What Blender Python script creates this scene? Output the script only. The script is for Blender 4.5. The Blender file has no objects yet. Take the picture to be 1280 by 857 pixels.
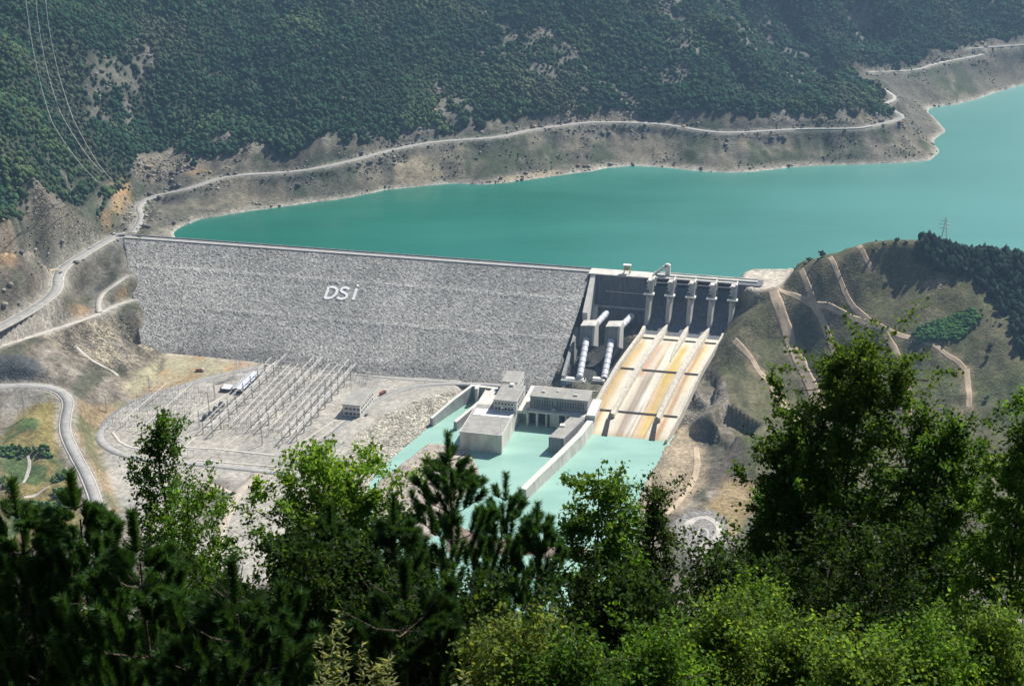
import bpy, bmesh, math, random
import numpy as np
from mathutils import Vector, Matrix

random.seed(7); rng = np.random.default_rng(7)
SC = bpy.context.scene
COL = SC.collection
R_ = math.radians

# ---------------------------------------------------------------- camera, world, sun, exposure
F_PX = 1758.0; PITCH = R_(21.5); CX, CY = 640.0, 428.5; CAMZ = 510.0
cam_d = bpy.data.cameras.new('camera'); cam = bpy.data.objects.new('camera', cam_d); COL.objects.link(cam)
cam.location = (0, 0, CAMZ); cam.rotation_euler = (math.pi/2 - PITCH, 0, 0)
cam_d.lens = 36*F_PX/1280; cam_d.sensor_width = 36; cam_d.clip_start = 0.5; cam_d.clip_end = 20000
cam_d.dof.use_dof = True; cam_d.dof.focus_distance = 1200; cam_d.dof.aperture_fstop = 6.3
SC.camera = cam
SUN_EL = 49.0; SUN_H = Vector((0.70, 0.71, 0)).normalized()
world = bpy.data.worlds.new('World'); SC.world = world; world.use_nodes = True
wn = world.node_tree; bg = wn.nodes['Background']
sky = wn.nodes.new('ShaderNodeTexSky'); sky.sky_type = 'NISHITA'; sky.sun_disc = False
sky.sun_elevation = R_(SUN_EL); sky.sun_rotation = math.atan2(SUN_H.x, SUN_H.y)
sky.altitude = 300; sky.air_density = 1.0; sky.dust_density = 1.2
wn.links.new(sky.outputs[0], bg.inputs[0]); bg.inputs[1].default_value = 0.055
sun_d = bpy.data.lights.new('sun', 'SUN'); sun = bpy.data.objects.new('sun', sun_d); COL.objects.link(sun)
sun_d.energy = 5.0; sun_d.angle = R_(0.5); sun_d.color = (1.0, 0.965, 0.915)
sd = Vector((SUN_H.x*math.cos(R_(SUN_EL)), SUN_H.y*math.cos(R_(SUN_EL)), math.sin(R_(SUN_EL))))
sun.rotation_euler = sd.to_track_quat('Z', 'Y').to_euler(); sun.location = (0, 1400, 900)
SC.view_settings.view_transform = 'Standard'; SC.view_settings.look = 'None'
SC.view_settings.exposure = 0.46; SC.view_settings.gamma = 1.0
SC.view_settings.use_curve_mapping = False
SC.cycles.use_denoising = True
SC.cycles.max_bounces = 6; SC.cycles.transparent_max_bounces = 6; SC.cycles.volume_bounces = 0
SC.cycles.sample_clamp_indirect = 6
HAZE = 0.000066

# ---------------------------------------------------------------- survey: sight lines to points of known height
_c, _s = math.cos(PITCH), math.sin(PITCH)
def sight(px, py):
    a = (px-CX)/F_PX; b = -(py-CY)/F_PX
    return (a, _c + b*_s, -_s + b*_c)
def W(px, py, z):
    r = sight(px, py); t = (z-CAMZ)/r[2]
    return (r[0]*t, r[1]*t, z)
def D(px, py, Y):
    r = sight(px, py); t = Y/r[1]
    return (r[0]*t, Y, CAMZ + r[2]*t)
_L = W(165, 296, 6); _R = W(740, 338, 6)
_n = math.hypot(_R[0]-_L[0], _R[1]-_L[1])
U = ((_R[0]-_L[0])/_n, (_R[1]-_L[1])/_n); V = (U[1], -U[0])
ANG = math.atan2(U[1], U[0])                    # dam frame: x = u along the crest, y = -v (v runs downstream)
def uvw(u, v, z=0.0):
    return (_R[0]+u*U[0]+v*V[0], _R[1]+u*U[1]+v*V[1], z)
def q(px, py, z):
    p = W(px, py, z); a, b = p[0]-_R[0], p[1]-_R[1]
    return (a*U[0]+b*U[1], a*V[0]+b*V[1])
def at_v(px, py, v):
    lo, hi = -95., 100.
    for _ in range(40):
        z = (lo+hi)/2
        if q(px, py, z)[1] < v: lo = z
        else: hi = z
    return (q(px, py, z)[0], v, z)
def to_uv(X, Y):
    a, b = X-_R[0], Y-_R[1]
    return a*U[0]+b*U[1], a*V[0]+b*V[1]

# ---------------------------------------------------------------- materials
def mat(name, color, rough=0.85, metal=0.0, noise=0.0, nscale=0.5, bump=0.0, bscale=2.0, spec=0.25, coords='Object', stretch=(1,1,1), col2=None):
    m = bpy.data.materials.new(name); m.use_nodes = True; nt = m.node_tree; b = nt.nodes['Principled BSDF']
    b.inputs['Base Color'].default_value = (*color, 1); b.inputs['Roughness'].default_value = rough
    b.inputs['Metallic'].default_value = metal; b.inputs['Specular IOR Level'].default_value = spec
    if noise or bump:
        tc = nt.nodes.new('ShaderNodeTexCoord'); mp = nt.nodes.new('ShaderNodeMapping')
        mp.inputs['Scale'].default_value = stretch; nt.links.new(tc.outputs[coords], mp.inputs[0])
    if noise:
        n = nt.nodes.new('ShaderNodeTexNoise'); n.inputs['Scale'].default_value = nscale; n.inputs['Detail'].default_value = 6
        n.inputs['Roughness'].default_value = 0.65
        nt.links.new(mp.outputs[0], n.inputs[0])
        r = nt.nodes.new('ShaderNodeValToRGB'); r.color_ramp.elements[0].position = 0.3; r.color_ramp.elements[1].position = 0.72
        lo = tuple(c*(1-noise) for c in color); hi = tuple(min(1, c*(1+noise)) for c in (col2 or color))
        r.color_ramp.elements[0].color = (*lo, 1); r.color_ramp.elements[1].color = (*hi, 1)
        nt.links.new(n.outputs[0], r.inputs[0]); nt.links.new(r.outputs[0], b.inputs['Base Color'])
    if bump:
        n2 = nt.nodes.new('ShaderNodeTexNoise'); n2.inputs['Scale'].default_value = bscale; n2.inputs['Detail'].default_value = 5
        nt.links.new(mp.outputs[0], n2.inputs[0])
        bm = nt.nodes.new('ShaderNodeBump'); bm.inputs['Strength'].default_value = bump; bm.inputs['Distance'].default_value = 0.5
        nt.links.new(n2.outputs[0], bm.inputs['Height']); nt.links.new(bm.outputs[0], b.inputs['Normal'])
    return m

def attr_mat(name, attr, rough=0.9, n1=(0.06, 0.25), n2=(0.5, 0.35), vor=None, bump=0.6, bdist=1.0, spec=0.15, rocky=None):
    """vertex base colour varied by procedural noise; where the attribute `rocky` is high, stones of several tones"""
    m = bpy.data.materials.new(name); m.use_nodes = True; nt = m.node_tree; b = nt.nodes['Principled BSDF']; L = nt.links.new
    b.inputs['Roughness'].default_value = rough; b.inputs['Specular IOR Level'].default_value = spec
    at = nt.nodes.new('ShaderNodeAttribute'); at.attribute_name = attr
    geo = nt.nodes.new('ShaderNodeNewGeometry')
    def rng_noise(scale, amp, detail=5, rgh=0.6):
        n = nt.nodes.new('ShaderNodeTexNoise'); n.inputs['Scale'].default_value = scale; n.inputs['Detail'].default_value = detail; n.inputs['Roughness'].default_value = rgh
        L(geo.outputs['Position'], n.inputs[0])
        mr = nt.nodes.new('ShaderNodeMapRange'); mr.inputs[1].default_value = 0.3; mr.inputs[2].default_value = 0.7
        mr.inputs[3].default_value = 1-amp; mr.inputs[4].default_value = 1+amp; L(n.outputs[0], mr.inputs[0]); return n, mr
    na, ma = rng_noise(*n1); nb, mb = rng_noise(*n2, detail=6, rgh=0.7)
    mul = nt.nodes.new('ShaderNodeMath'); mul.operation = 'MULTIPLY'; L(ma.outputs[0], mul.inputs[0]); L(mb.outputs[0], mul.inputs[1])
    out = mul.outputs[0]; hsrc = nb.outputs[0]
    if vor:
        vo = nt.nodes.new('ShaderNodeTexVoronoi'); vo.inputs['Scale'].default_value = vor[0]; L(geo.outputs['Position'], vo.inputs['Vector'])
        sep = nt.nodes.new('ShaderNodeSeparateColor'); L(vo.outputs['Color'], sep.inputs[0])
        mr = nt.nodes.new('ShaderNodeMapRange'); mr.inputs[3].default_value = 1-vor[1]; mr.inputs[4].default_value = 1+vor[1]; L(sep.outputs[0], mr.inputs[0])
        ed = nt.nodes.new('ShaderNodeMapRange'); ed.inputs[1].default_value = 0.15; ed.inputs[2].default_value = 0.75; ed.inputs[3].default_value = 1.15; ed.inputs[4].default_value = 0.6
        L(vo.outputs['Distance'], ed.inputs[0])
        m3 = nt.nodes.new('ShaderNodeMath'); m3.operation = 'MULTIPLY'; L(mr.outputs[0], m3.inputs[0]); L(ed.outputs[0], m3.inputs[1])
        src = m3.outputs[0]
        if rocky:
            ra = nt.nodes.new('ShaderNodeAttribute'); ra.attribute_name = rocky
            mx = nt.nodes.new('ShaderNodeMix'); mx.data_type = 'FLOAT'; L(ra.outputs['Fac'], mx.inputs[0]); mx.inputs[2].default_value = 1.0; L(src, mx.inputs[3]); src = mx.outputs[0]
        m4 = nt.nodes.new('ShaderNodeMath'); m4.operation = 'MULTIPLY'; L(out, m4.inputs[0]); L(src, m4.inputs[1]); out = m4.outputs[0]
        add = nt.nodes.new('ShaderNodeMath'); add.operation = 'SUBTRACT'; L(nb.outputs[0], add.inputs[0]); L(vo.outputs['Distance'], add.inputs[1]); hsrc = add.outputs[0]
    vm = nt.nodes.new('ShaderNodeVectorMath'); vm.operation = 'SCALE'; L(at.outputs['Color'], vm.inputs[0]); L(out, vm.inputs['Scale'])
    L(vm.outputs[0], b.inputs['Base Color'])
    bm = nt.nodes.new('ShaderNodeBump'); bm.inputs['Strength'].default_value = bump; bm.inputs['Distance'].default_value = bdist
    if rocky:
        rw = nt.nodes.new('ShaderNodeMath'); rw.operation = 'MULTIPLY'; rw.inputs[1].default_value = bump; L(ra.outputs['Fac'], rw.inputs[0]); L(rw.outputs[0], bm.inputs['Strength'])
    L(hsrc, bm.inputs['Height']); L(bm.outputs[0], b.inputs['Normal'])
    return m

M = {}
M['concrete'] = mat('concrete', (.60, .57, .51), .9, noise=.28, nscale=.12, bump=.15, stretch=(1, 1, .4), col2=(.66, .62, .55))
M['concrete_grey'] = mat('concrete_grey', (.33, .33, .32), .9, noise=.35, nscale=.15, bump=.2, stretch=(1, 1, .25))
M['concrete_streaked'] = mat('concrete_streaked', (.31, .31, .31), .9, noise=.45, nscale=.35, bump=.2, stretch=(1, 1, .08))
M['concrete_pale'] = mat('concrete_pale', (.66, .64, .58), .85, noise=.15, nscale=.2)
M['roof_grey'] = mat('roof_grey', (.35, .335, .30), .95, noise=.25, nscale=.12)
M['white'] = mat('white_paint', (.72, .72, .70), .6, noise=.08, nscale=1)
M['window'] = mat('dark_window', (.03, .04, .055), .2, spec=.5)
M['dark'] = mat('dark_opening', (.035, .035, .04), .9)
M['steel'] = mat('galvanised_steel', (.55, .54, .52), .5, metal=.1, noise=.1, nscale=3)
M['steel_pale'] = mat('pale_galvanised_steel', (.78, .76, .72), .6)
M['steel_dark'] = mat('dark_steel', (.10, .105, .11), .6, metal=.3)
M['insulator'] = mat('insulator_porcelain', (.36, .30, .27), .35)
M['insulator_pale'] = mat('insulator_grey', (.62, .62, .63), .35)
M['penstock'] = mat('penstock_paint', (.70, .71, .74), .45, noise=.1, nscale=.6)
M['gate'] = mat('gate_paint', (.10, .15, .22), .5, noise=.3, nscale=.6, stretch=(3, 3, .2))
M['asphalt'] = mat('worn_asphalt', (.34, .33, .31), .95, noise=.22, nscale=.15)
M['road_pale'] = mat('gravel_road', (.47, .44, .385), .95, noise=.25, nscale=.12, bump=.3)
M['dirt'] = mat('dirt_track', (.50, .39, .27), .95, noise=.3, nscale=.1, bump=.4)
M['yellow'] = mat('crane_paint', (.50, .46, .20), .5, noise=.2, nscale=1)
M['tin'] = mat('tin_roof', (.60, .63, .68), .4, metal=.2, noise=.15, nscale=.3)
M['joint'] = mat('expansion_joint', (.05, .045, .04), .9)
M['rust'] = mat('rust_red', (.22, .07, .04), .8, noise=.3, nscale=1)

# ---------------------------------------------------------------- mesh helpers
def tag(o, label=None, cat=None, group=None, kind=None):
    if label: o['label'] = label
    if cat: o['category'] = cat
    if group: o['group'] = group
    if kind: o['kind'] = kind
    return o
def thing(name, label, cat, loc=(0, 0, 0), rz=0.0, group=None):
    o = bpy.data.objects.new(name, None); COL.objects.link(o); o.location = loc; o.rotation_euler = (0, 0, rz)
    o.empty_display_size = 0.5
    return tag(o, label, cat, group)
def np_mesh(name, verts, faces_flat, loops_per_face, material, parent=None, smooth=False, colors=None, floats=None):
    me = bpy.data.meshes.new(name); nv = len(verts); nf = len(faces_flat)//loops_per_face
    me.vertices.add(nv); me.vertices.foreach_set('co', np.ascontiguousarray(verts, dtype=np.float32).ravel())
    me.loops.add(len(faces_flat)); me.loops.foreach_set('vertex_index', np.ascontiguousarray(faces_flat, dtype=np.int32).ravel())
    me.polygons.add(nf); me.polygons.foreach_set('loop_start', np.arange(0, nf*loops_per_face, loops_per_face, dtype=np.int32))
    me.polygons.foreach_set('loop_total', np.full(nf, loops_per_face, dtype=np.int32))
    me.update(calc_edges=True)
    if smooth: me.polygons.foreach_set('use_smooth', np.ones(nf, dtype=bool))
    if colors:
        for k, c in colors.items():
            a = me.color_attributes.new(k, 'FLOAT_COLOR', 'POINT')
            a.data.foreach_set('color', np.ascontiguousarray(np.c_[c, np.ones(len(c))], dtype=np.float32).ravel())
    if floats:
        for k, c in floats.items():
            a = me.attributes.new(k, 'FLOAT', 'POINT'); a.data.foreach_set('value', np.ascontiguousarray(c, dtype=np.float32))
    me.materials.append(material)
    o = bpy.data.objects.new(name, me); COL.objects.link(o)
    if parent: o.parent = parent
    return o

class MB:
    """collects boxes, prisms, bars in a local frame and links them as one mesh object"""
    def __init__(s, o=(0, 0, 0), uvf=False):
        s.v = []; s.f = []; s.m = []; s.mats = []; s.o = o; s.uvf = uvf
    def _p(s, p):
        if s.uvf: return (p[0]-s.o[0], -(p[1]-s.o[1]), p[2]-s.o[2])
        return (p[0]-s.o[0], p[1]-s.o[1], p[2]-s.o[2])
    def poly(s, pts, faces, k=0):
        b = len(s.v); s.v += [s._p(p) for p in pts]
        for f in faces:
            s.f.append([b+i for i in f]); s.m.append(k)
    def box(s, a, b, k=0):
        x0, x1 = sorted((a[0], b[0])); y0, y1 = sorted((a[1], b[1])); z0, z1 = sorted((a[2], b[2]))
        s.poly([(x0,y0,z0),(x1,y0,z0),(x1,y1,z0),(x0,y1,z0),(x0,y0,z1),(x1,y0,z1),(x1,y1,z1),(x0,y1,z1)],
               [(0,3,2,1),(4,5,6,7),(0,1,5,4),(1,2,6,5),(2,3,7,6),(3,0,4,7)], k)
    def loft(s, rings, k=0, cap=True):
        n = len(rings[0]); pts = [p for r in rings for p in r]; fs = []
        for i in range(len(rings)-1):
            for j in range(n):
                a = i*n+j; b_ = i*n+(j+1) % n
                fs.append((a, b_, b_+n, a+n))
        if cap: fs += [tuple(range(n))[::-1], tuple(range((len(rings)-1)*n, len(rings)*n))]
        s.poly(pts, fs, k)
    def bar(s, a, b, r, n=4, r2=None, k=0):
        a = Vector(a); b = Vector(b); d = (b-a)
        if d.length < 1e-6: return
        d.normalize(); h = Vector((0, 0, 1)) if abs(d.z) < .9 else Vector((1, 0, 0))
        x = d.cross(h).normalized(); y = d.cross(x).normalized(); r2 = r if r2 is None else r2
        rings = []
        for p, rr in ((a, r), (b, r2)):
            rings.append([tuple(p + (x*math.cos(2*math.pi*(i+.5)/n) + y*math.sin(2*math.pi*(i+.5)/n))*rr) for i in range(n)])
        s.loft(rings, k)
    def build(s, name, mats, parent=None, smooth=False, recalc=True):
        me = bpy.data.meshes.new(name); me.from_pydata([tuple(p) for p in s.v], [], s.f)
        for m_ in (mats if isinstance(mats, (list, tuple)) else [mats]): me.materials.append(m_)
        if len(me.materials) > 1:
            for p, k in zip(me.polygons, s.m): p.material_index = k
        if recalc:
            bm = bmesh.new(); bm.from_mesh(me); bmesh.ops.recalc_face_normals(bm, faces=bm.faces); bm.to_mesh(me); bm.free()
        if smooth:
            for p in me.polygons: p.use_smooth = True
        o = bpy.data.objects.new(name, me); COL.objects.link(o)
        if parent: o.parent = parent
        return o
def copy_thing(root, loc=None, rz=None, label=None):
    r = root.copy(); COL.objects.link(r)
    if loc is not None: r.location = loc
    if rz is not None: r.rotation_euler = (0, 0, rz)
    if label: r['label'] = label
    for ch in list(root.children):
        c = ch.copy(); COL.objects.link(c); c.parent = r
        for g in list(ch.children):
            d = g.copy(); COL.objects.link(d); d.parent = c
    return r

# ---------------------------------------------------------------- noise in numpy
_perm = rng.permutation(512)
def _h(ix, iy, seed):
    return (((ix*374761393 + iy*668265263 + seed*144269) ^ ((ix*1274126177 + iy*97) >> 7)) & 0x7fffffff) % 10007/10007.0
def vnoise(x, y, seed=0):
    ix = np.floor(x).astype(np.int64); iy = np.floor(y).astype(np.int64); fx = x-ix; fy = y-iy
    fx = fx*fx*(3-2*fx); fy = fy*fy*(3-2*fy)
    a = _h(ix, iy, seed); b = _h(ix+1, iy, seed); c = _h(ix, iy+1, seed); d = _h(ix+1, iy+1, seed)
    return (a*(1-fx)+b*fx)*(1-fy) + (c*(1-fx)+d*fx)*fy
def fbm(x, y, sc, octv=4, seed=0, gain=.5):
    s = np.zeros_like(x, dtype=float); a = 1.0; t = 0
    for o in range(octv):
        s += a*(vnoise(x/sc*2**o+17.3*o, y/sc*2**o-9.1*o, seed+o)*2-1); t += a; a *= gain
    return s/t
def ridged(x, y, sc, octv=4, seed=0):
    s = np.zeros_like(x, dtype=float); a = 1.0; t = 0
    for o in range(octv):
        s += a*(1-np.abs(vnoise(x/sc*2**o+7.7*o, y/sc*2**o+3.3*o, seed+o)*2-1)); t += a; a *= .5
    return s/t
def sstep(a, b, x):
    t = np.clip((x-a)/(b-a), 0, 1); return t*t*(3-2*t)
def in_poly(X, Y, P):
    P = np.asarray(P); r = np.zeros(X.shape, bool); n = len(P)
    for i in range(n):
        x0, y0 = P[i]; x1, y1 = P[(i+1) % n]
        if y0 == y1: continue
        cnd = ((y0 > Y) != (y1 > Y)); r ^= cnd & (X < (x1-x0)*(Y-y0)/(y1-y0)+x0)
    return r
def seg_dist(X, Y, P, closed=True, zs=None):
    P = np.asarray(P, float); best = np.full(X.shape, 1e9); zb = np.zeros(X.shape)
    n = len(P); m = n if closed else n-1
    for i in range(m):
        a = P[i]; b = P[(i+1) % n]; d = b-a; l2 = d@d+1e-9
        t = np.clip(((X-a[0])*d[0]+(Y-a[1])*d[1])/l2, 0, 1)
        ds = np.hypot(X-a[0]-t*d[0], Y-a[1]-t*d[1]); c = ds < best; best = np.where(c, ds, best)
        if zs is not None: zb = np.where(c, zs[i]+(zs[(i+1) % n]-zs[i])*t, zb)
    return (best, zb) if zs is not None else best
def sdf(X, Y, P):
    d = seg_dist(X, Y, P); return np.where(in_poly(X, Y, P), -d, d)
# ================================================================ TERRAIN
# heights: control points read off the photograph's sight lines with surveyed elevations, then benches, platforms and relief
ctrl = []
def cp(lst):
    for px, py, z in lst: ctrl.append(W(px, py, z))
def resample(P, step):
    P = np.asarray(P, float); d = np.r_[0, np.cumsum(np.linalg.norm(np.diff(P[:, :2], axis=0), axis=1))]
    n = max(2, int(d[-1]/step)+1); t = np.linspace(0, d[-1], n)
    return np.c_[[np.interp(t, d, P[:, k]) for k in range(P.shape[1])]].T
def smooth_line(P, step, it=2):
    P = np.asarray(P, float)
    for _ in range(it):
        Q = [P[0]]
        for a, b in zip(P[:-1], P[1:]): Q += [a*.75+b*.25, a*.25+b*.75]
        Q.append(P[-1]); P = np.array(Q)
    return resample(P, step)
shore_px = [(218,298),(222,284),(255,274),(300,266),(350,259),(400,252),(440,247),(480,238),(520,234),(560,229),(600,231),(640,228),(680,222),(700,219),(730,216),(760,210),(800,207),(840,210),(870,214),(905,216),(940,215),(1000,208),(1060,206),(1120,204),(1160,201),(1176,190),(1164,178),(1182,164),(1172,152),(1160,140),(1163,134),(1195,131),(1222,124),(1240,117),(1280,106)]
shore = [W(x, y, 0) for x, y in shore_px]
for p in resample(shore, 35): ctrl.append(tuple(p))
RD_FAR = [(165,291,7),(178,272,9),(170,258,12),(189,245,14),(237,236,22),(271,223,27),(304,218,29),(355,216,31),(399,210,34),(430,203,37),(505,183,41),(555,176,43),(623,172,43),(663,162,44),(707,156,45),(741,152,45),(826,154,42),(880,164,38),(911,166,37),(951,164,38),(999,161,39),(1070,161,39),(1087,158,39),(1114,152,40),(1131,146,41),(1117,139,43),(1107,131,46)]
RD_FAR2 = [(1107,129,50),(1121,123,50),(1110,115,53),(1097,107,58)]
RD_HILL2 = [(1087,90,46),(1148,88,44),(1168,79,50),(1215,71,52),(1229,68,54)]
RD_HILL2B = [(1208,61,62),(1280,56,62),(1330,52,62)]
RD_UP = [(150,292,7),(141,296,6),(105,317,4),(77,334,2),(71,348,1),(72,358,1),(64,370,0),(47,382,-1),(20,398,-2),(-25,421,-3)]
RD_MID = [(-20,438,-18),(0,432,-19),(59,414,-26),(117,395,-33),(145,380,-37),(178,372,-40),(196,367,-42)]
RD_BR = [(124,390,-33),(122,378,-30),(127,367,-27),(141,357,-23),(160,344,-18)]
RD_SIDE = [(-20,362,14),(0,359,13),(42,346,8),(54,338,5),(75,336,2)]
RD_LOW = [(-30,486,-41),(0,483,-42),(33,481,-43),(64,484,-44),(80,492,-46),(86,504,-48),(82,518,-51),(80,538,-54),(90,562,-58),(107,592,-63),(120,625,-67),(124,650,-69),(122,690,-71)]
for L_ in (RD_FAR, RD_FAR2, RD_HILL2, RD_HILL2B, RD_UP, RD_MID, RD_LOW): cp(L_)
def rise(px, py, s_, base=None):
    """a point on the sight line where a slope s_ climbing away from the road below it is met"""
    if base is None:
        L_ = [(p[0], W(*p)) for p in RD_UP[::-1]+RD_FAR[1:]]
        xs_ = [l[0] for l in L_]; k = np.argsort(xs_); base = (np.interp(px, np.array(xs_)[k], np.array([l[1][1] for l in L_])[k]), np.interp(px, np.array(xs_)[k], np.array([l[1][2] for l in L_])[k]))
    r = sight(px, py); g = r[2]/r[1]; Y = (CAMZ - base[1] + s_*base[0])/(s_ - g); return D(px, py, Y)
for px, py, s_ in ((0,0,.66),(100,0,.62),(200,0,.6),(300,0,.58),(400,0,.56),(520,0,.55),(640,0,.55),(780,0,.54),(900,0,.52),(0,120,.66),(0,220,.68),(0,320,.75),(60,255,.7),(100,200,.6),(120,120,.56),(30,290,.7),(70,310,.72),
    (200,120,.6),(200,190,.62),(300,160,.68),(300,80,.6),(245,150,.5),(400,160,.6),(400,90,.57),(520,120,.6),(520,60,.56),(640,100,.58),(640,50,.56),(760,90,.58),(760,40,.55),(880,120,.6),(880,60,.56),(980,130,.62),(980,80,.52),(1050,130,.62)):
    ctrl.append(rise(px, py, s_))
for px, py, Y in ((940,30,2430),(1000,70,2370),(1050,103,2290),(1085,112,2240)): ctrl.append(D(px, py, Y))
for px, py in ((1280,20),(1280,0),(1210,20),(1150,50),(1150,20),(1100,55),(1100,20),(1040,20),(980,10)): ctrl.append(rise(px, py, .62, (2640 if px > 1200 else 2560, 56)))
for px, py, z in ((185,288,7),(198,281,6),(205,292,4),(190,268,12),(930,343,6),(955,336,6)): ctrl.append(W(px, py, z))
for X in (-1400, -900, -400, 100, 600, 1200, 1800): ctrl.append((X, 3700, 620))
for X, Y, z in ((-1500,1300,150),(-1500,1900,420),(-1000,2400,420),(-500,2600,420),(0,2750,400),(500,2850,370),(1000,3200,300),(1500,3100,160),(2000,3300,300),(-900,1400,70),(-900,1100,0),(-1500,900,120)): ctrl.append((X, Y, z))
# left abutment of the dam
for t in np.linspace(0, 1, 6):
    u = -560+t*105; v = 8+t*148; z = 5-t*78
    ctrl.append(uvw(u, v, z+1)); ctrl.append(uvw(u-30, v, z+13-8*t)); ctrl.append(uvw(u+40, v, z-22))
cp([(200,440,-71),(160,490,-71),(135,520,-71),(150,450,-60),(110,440,-45),(60,450,-34),(140,410,-42),(30,455,-28),(110,520,-62),(115,550,-67),(140,600,-73),(0,540,-52),(0,600,-62),(40,640,-70)])
# beneath the dam body, concrete works and water
for u in (-500, -400, -300, -200, -100, -20):
    for v, z in ((-20, -34), (-90, -60), (30, -30), (90, -80), (140, -84)): ctrl.append(uvw(u, v, z - (0 if u > -480 else -8)))
for u in (40, 90, 140):
    for v, z in ((-40, -30), (0, -38), (60, -52), (120, -64), (180, -78), (230, -86)): ctrl.append(uvw(u, v, z))
for u, v, z in ((0, 60, -62), (20, 90, -72), (45, 100, -72), (60, 60, -45), (10, 130, -66), (-20, 110, -52)): ctrl.append(uvw(u, v, z))
# right-hand spur
cp([(946,356,6),(935,345,6),(960,338,6),(985,335,8),(965,364,2),(990,430,-34),(1022,500,-57),(1030,570,-73),(930,400,-18),(905,425,-36),(935,450,-44),(965,490,-60),(890,478,-50),(905,512,-56),(872,528,-66),(930,548,-58),(895,545,-66),
    (1000,328,24),(1040,315,46),(1080,306,62),(1110,307,64),(1140,312,64),(1180,315,62),(1230,316,60),(1290,332,52),
    (1100,405,8),(1040,380,10),(1190,445,-6),(1280,420,14),(1280,520,-24),(1150,600,-60),(1050,480,-44),(1120,350,34),(1200,370,32),(1260,370,30),(1150,520,-38),(1220,600,-52),
    (900,600,-76),(860,590,-77),(875,650,-77),(940,620,-76),(1000,640,-76),(1100,680,-74),(1250,680,-70)])
for X, Y, z in ((330,1500,-2),(420,1490,2),(500,1480,0),(600,1460,5),(380,1560,-30),(520,1560,-35),(700,1500,-8),(820,1500,-5),(300,1480,0),(640,1330,45),(800,1350,60),(1000,1300,110),(1300,1500,90),(1700,1700,120),(1900,1300,260),(700,1150,0),(900,1000,60),(1300,900,200)): ctrl.append((X, Y, z))
# near hillside below the view
for X in (-500, -250, 0, 250, 500):
    for Y, z in ((-150, 560), (0, 507), (60, 456), (150, 382), (300, 262), (450, 140), (600, 22), (720, -60), (800, -76)):
        ctrl.append((X, Y, z + (abs(X)*.04 if Y < 650 else 0)))
for X in (-1100, 1100):
    for Y, z in ((-150, 600), (200, 420), (500, 250), (800, 90)): ctrl.append((X, Y, z))
cp([(200,640,-75),(300,690,-76),(400,620,-76)])
resv = [p[:2] for p in shore]
_o = uvw(-600, -30); reservoir = [uvw(-512,-6)[:2], *resv, (1250, 2820), (1900, 2900), (1950, 1900), (1500, 1760), (1000, 1600), (560, 1520), uvw(215,-45)[:2], uvw(185,-38)[:2], uvw(165,-6)[:2]]
gx, gy = np.meshgrid(np.arange(-400, 2000, 110), np.arange(1500, 2900, 110)); gx = gx.ravel().astype(float); gy = gy.ravel().astype(float)
_d = sdf(gx, gy, reservoir)
for x, y, d_ in zip(gx, gy, _d):
    if d_ < -45: ctrl.append((x, y, -42))
C_ = np.array(ctrl); 
# drop near-duplicates
keep = []
for i in range(len(C_)):
    if all(math.hypot(C_[i, 0]-C_[j, 0], C_[i, 1]-C_[j, 1]) > 8 for j in keep): keep.append(i)
C_ = C_[keep]; NC = len(C_)
A_ = np.zeros((NC+3, NC+3)); dd = np.hypot(C_[:, None, 0]-C_[None, :, 0], C_[:, None, 1]-C_[None, :, 1])
A_[:NC, :NC] = -np.sqrt(dd**2+36) + np.eye(NC)*-.0; A_[:NC, NC] = 1; A_[:NC, NC+1:] = C_[:, :2]/1000; A_[NC, :NC] = 1; A_[NC+1:, :NC] = C_[:, :2].T/1000
wts = np.linalg.solve(A_, np.r_[C_[:, 2], 0, 0, 0])
def Hbase(X, Y):
    X = np.asarray(X, float); Y = np.asarray(Y, float); sh = X.shape; X = X.ravel(); Y = Y.ravel(); out = np.empty(len(X))
    for i in range(0, len(X), 20000):
        x = X[i:i+20000]; y = Y[i:i+20000]
        k = -np.sqrt((x[:, None]-C_[None, :, 0])**2 + (y[:, None]-C_[None, :, 1])**2 + 36)
        out[i:i+20000] = k@wts[:NC] + wts[NC] + wts[NC+1]*x/1000 + wts[NC+2]*y/1000
    return out.reshape(sh)
yard_px = [(118,545),(132,520),(150,505),(178,486),(205,462),(207,440),(300,450),(420,466),(560,474),(640,478),(600,486),(566,489),(540,497),(505,512),(470,530),(440,552),(424,575),(405,640),(400,700),(300,740),(220,720),(150,640),(128,585)]
YARD = [W(x, y, -74)[:2] for x, y in yard_px]
river_px = [(452,640),(470,592),(505,562),(536,536),(560,510),(590,480),(700,484),(738,540),(833,551),(822,575),(806,600),(795,625),(800,650),(790,690),(760,720),(720,800),(560,800),(460,720)]
RIVER = [W(x, y, -80)[:2] for x, y in river_px]
BAR_A = [W(x, y, -79.5)[:2] for x, y in [(470,625),(478,599),(510,575),(538,553),(564,546),(590,572),(598,590),(585,612),(560,640),(540,670),(470,670)]]
BAR_B = [W(x, y, -79)[:2] for x, y in [(560,655),(620,672),(680,676),(730,683),(775,690),(770,702),(700,697),(640,692),(560,690)]]
PAD = [W(x, y, 6)[:2] for x, y in [(926,354),(929,345),(936,338),(950,333),(990,334),(985,345),(970,360),(945,362)]]
CUT1 = [W(x, y, -66)[:2] for x, y in [(872,486),(884,474),(897,485),(892,505),(878,508)]]
CUT2 = [W(x, y, -70)[:2] for x, y in [(893,530),(910,522),(945,540),(935,556),(905,552)]]
CUT3 = [W(x, y, -74)[:2] for x, y in [(872,548),(888,545),(915,562),(905,575),(878,568)]]
TERR = [uvw(u, v)[:2] for u, v in ((-60,153),(-22,146),(42,146),(44,236),(-100,236),(-100,185))]
def rpts(L_): return smooth_line([W(*p) for p in L_], 5)
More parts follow.
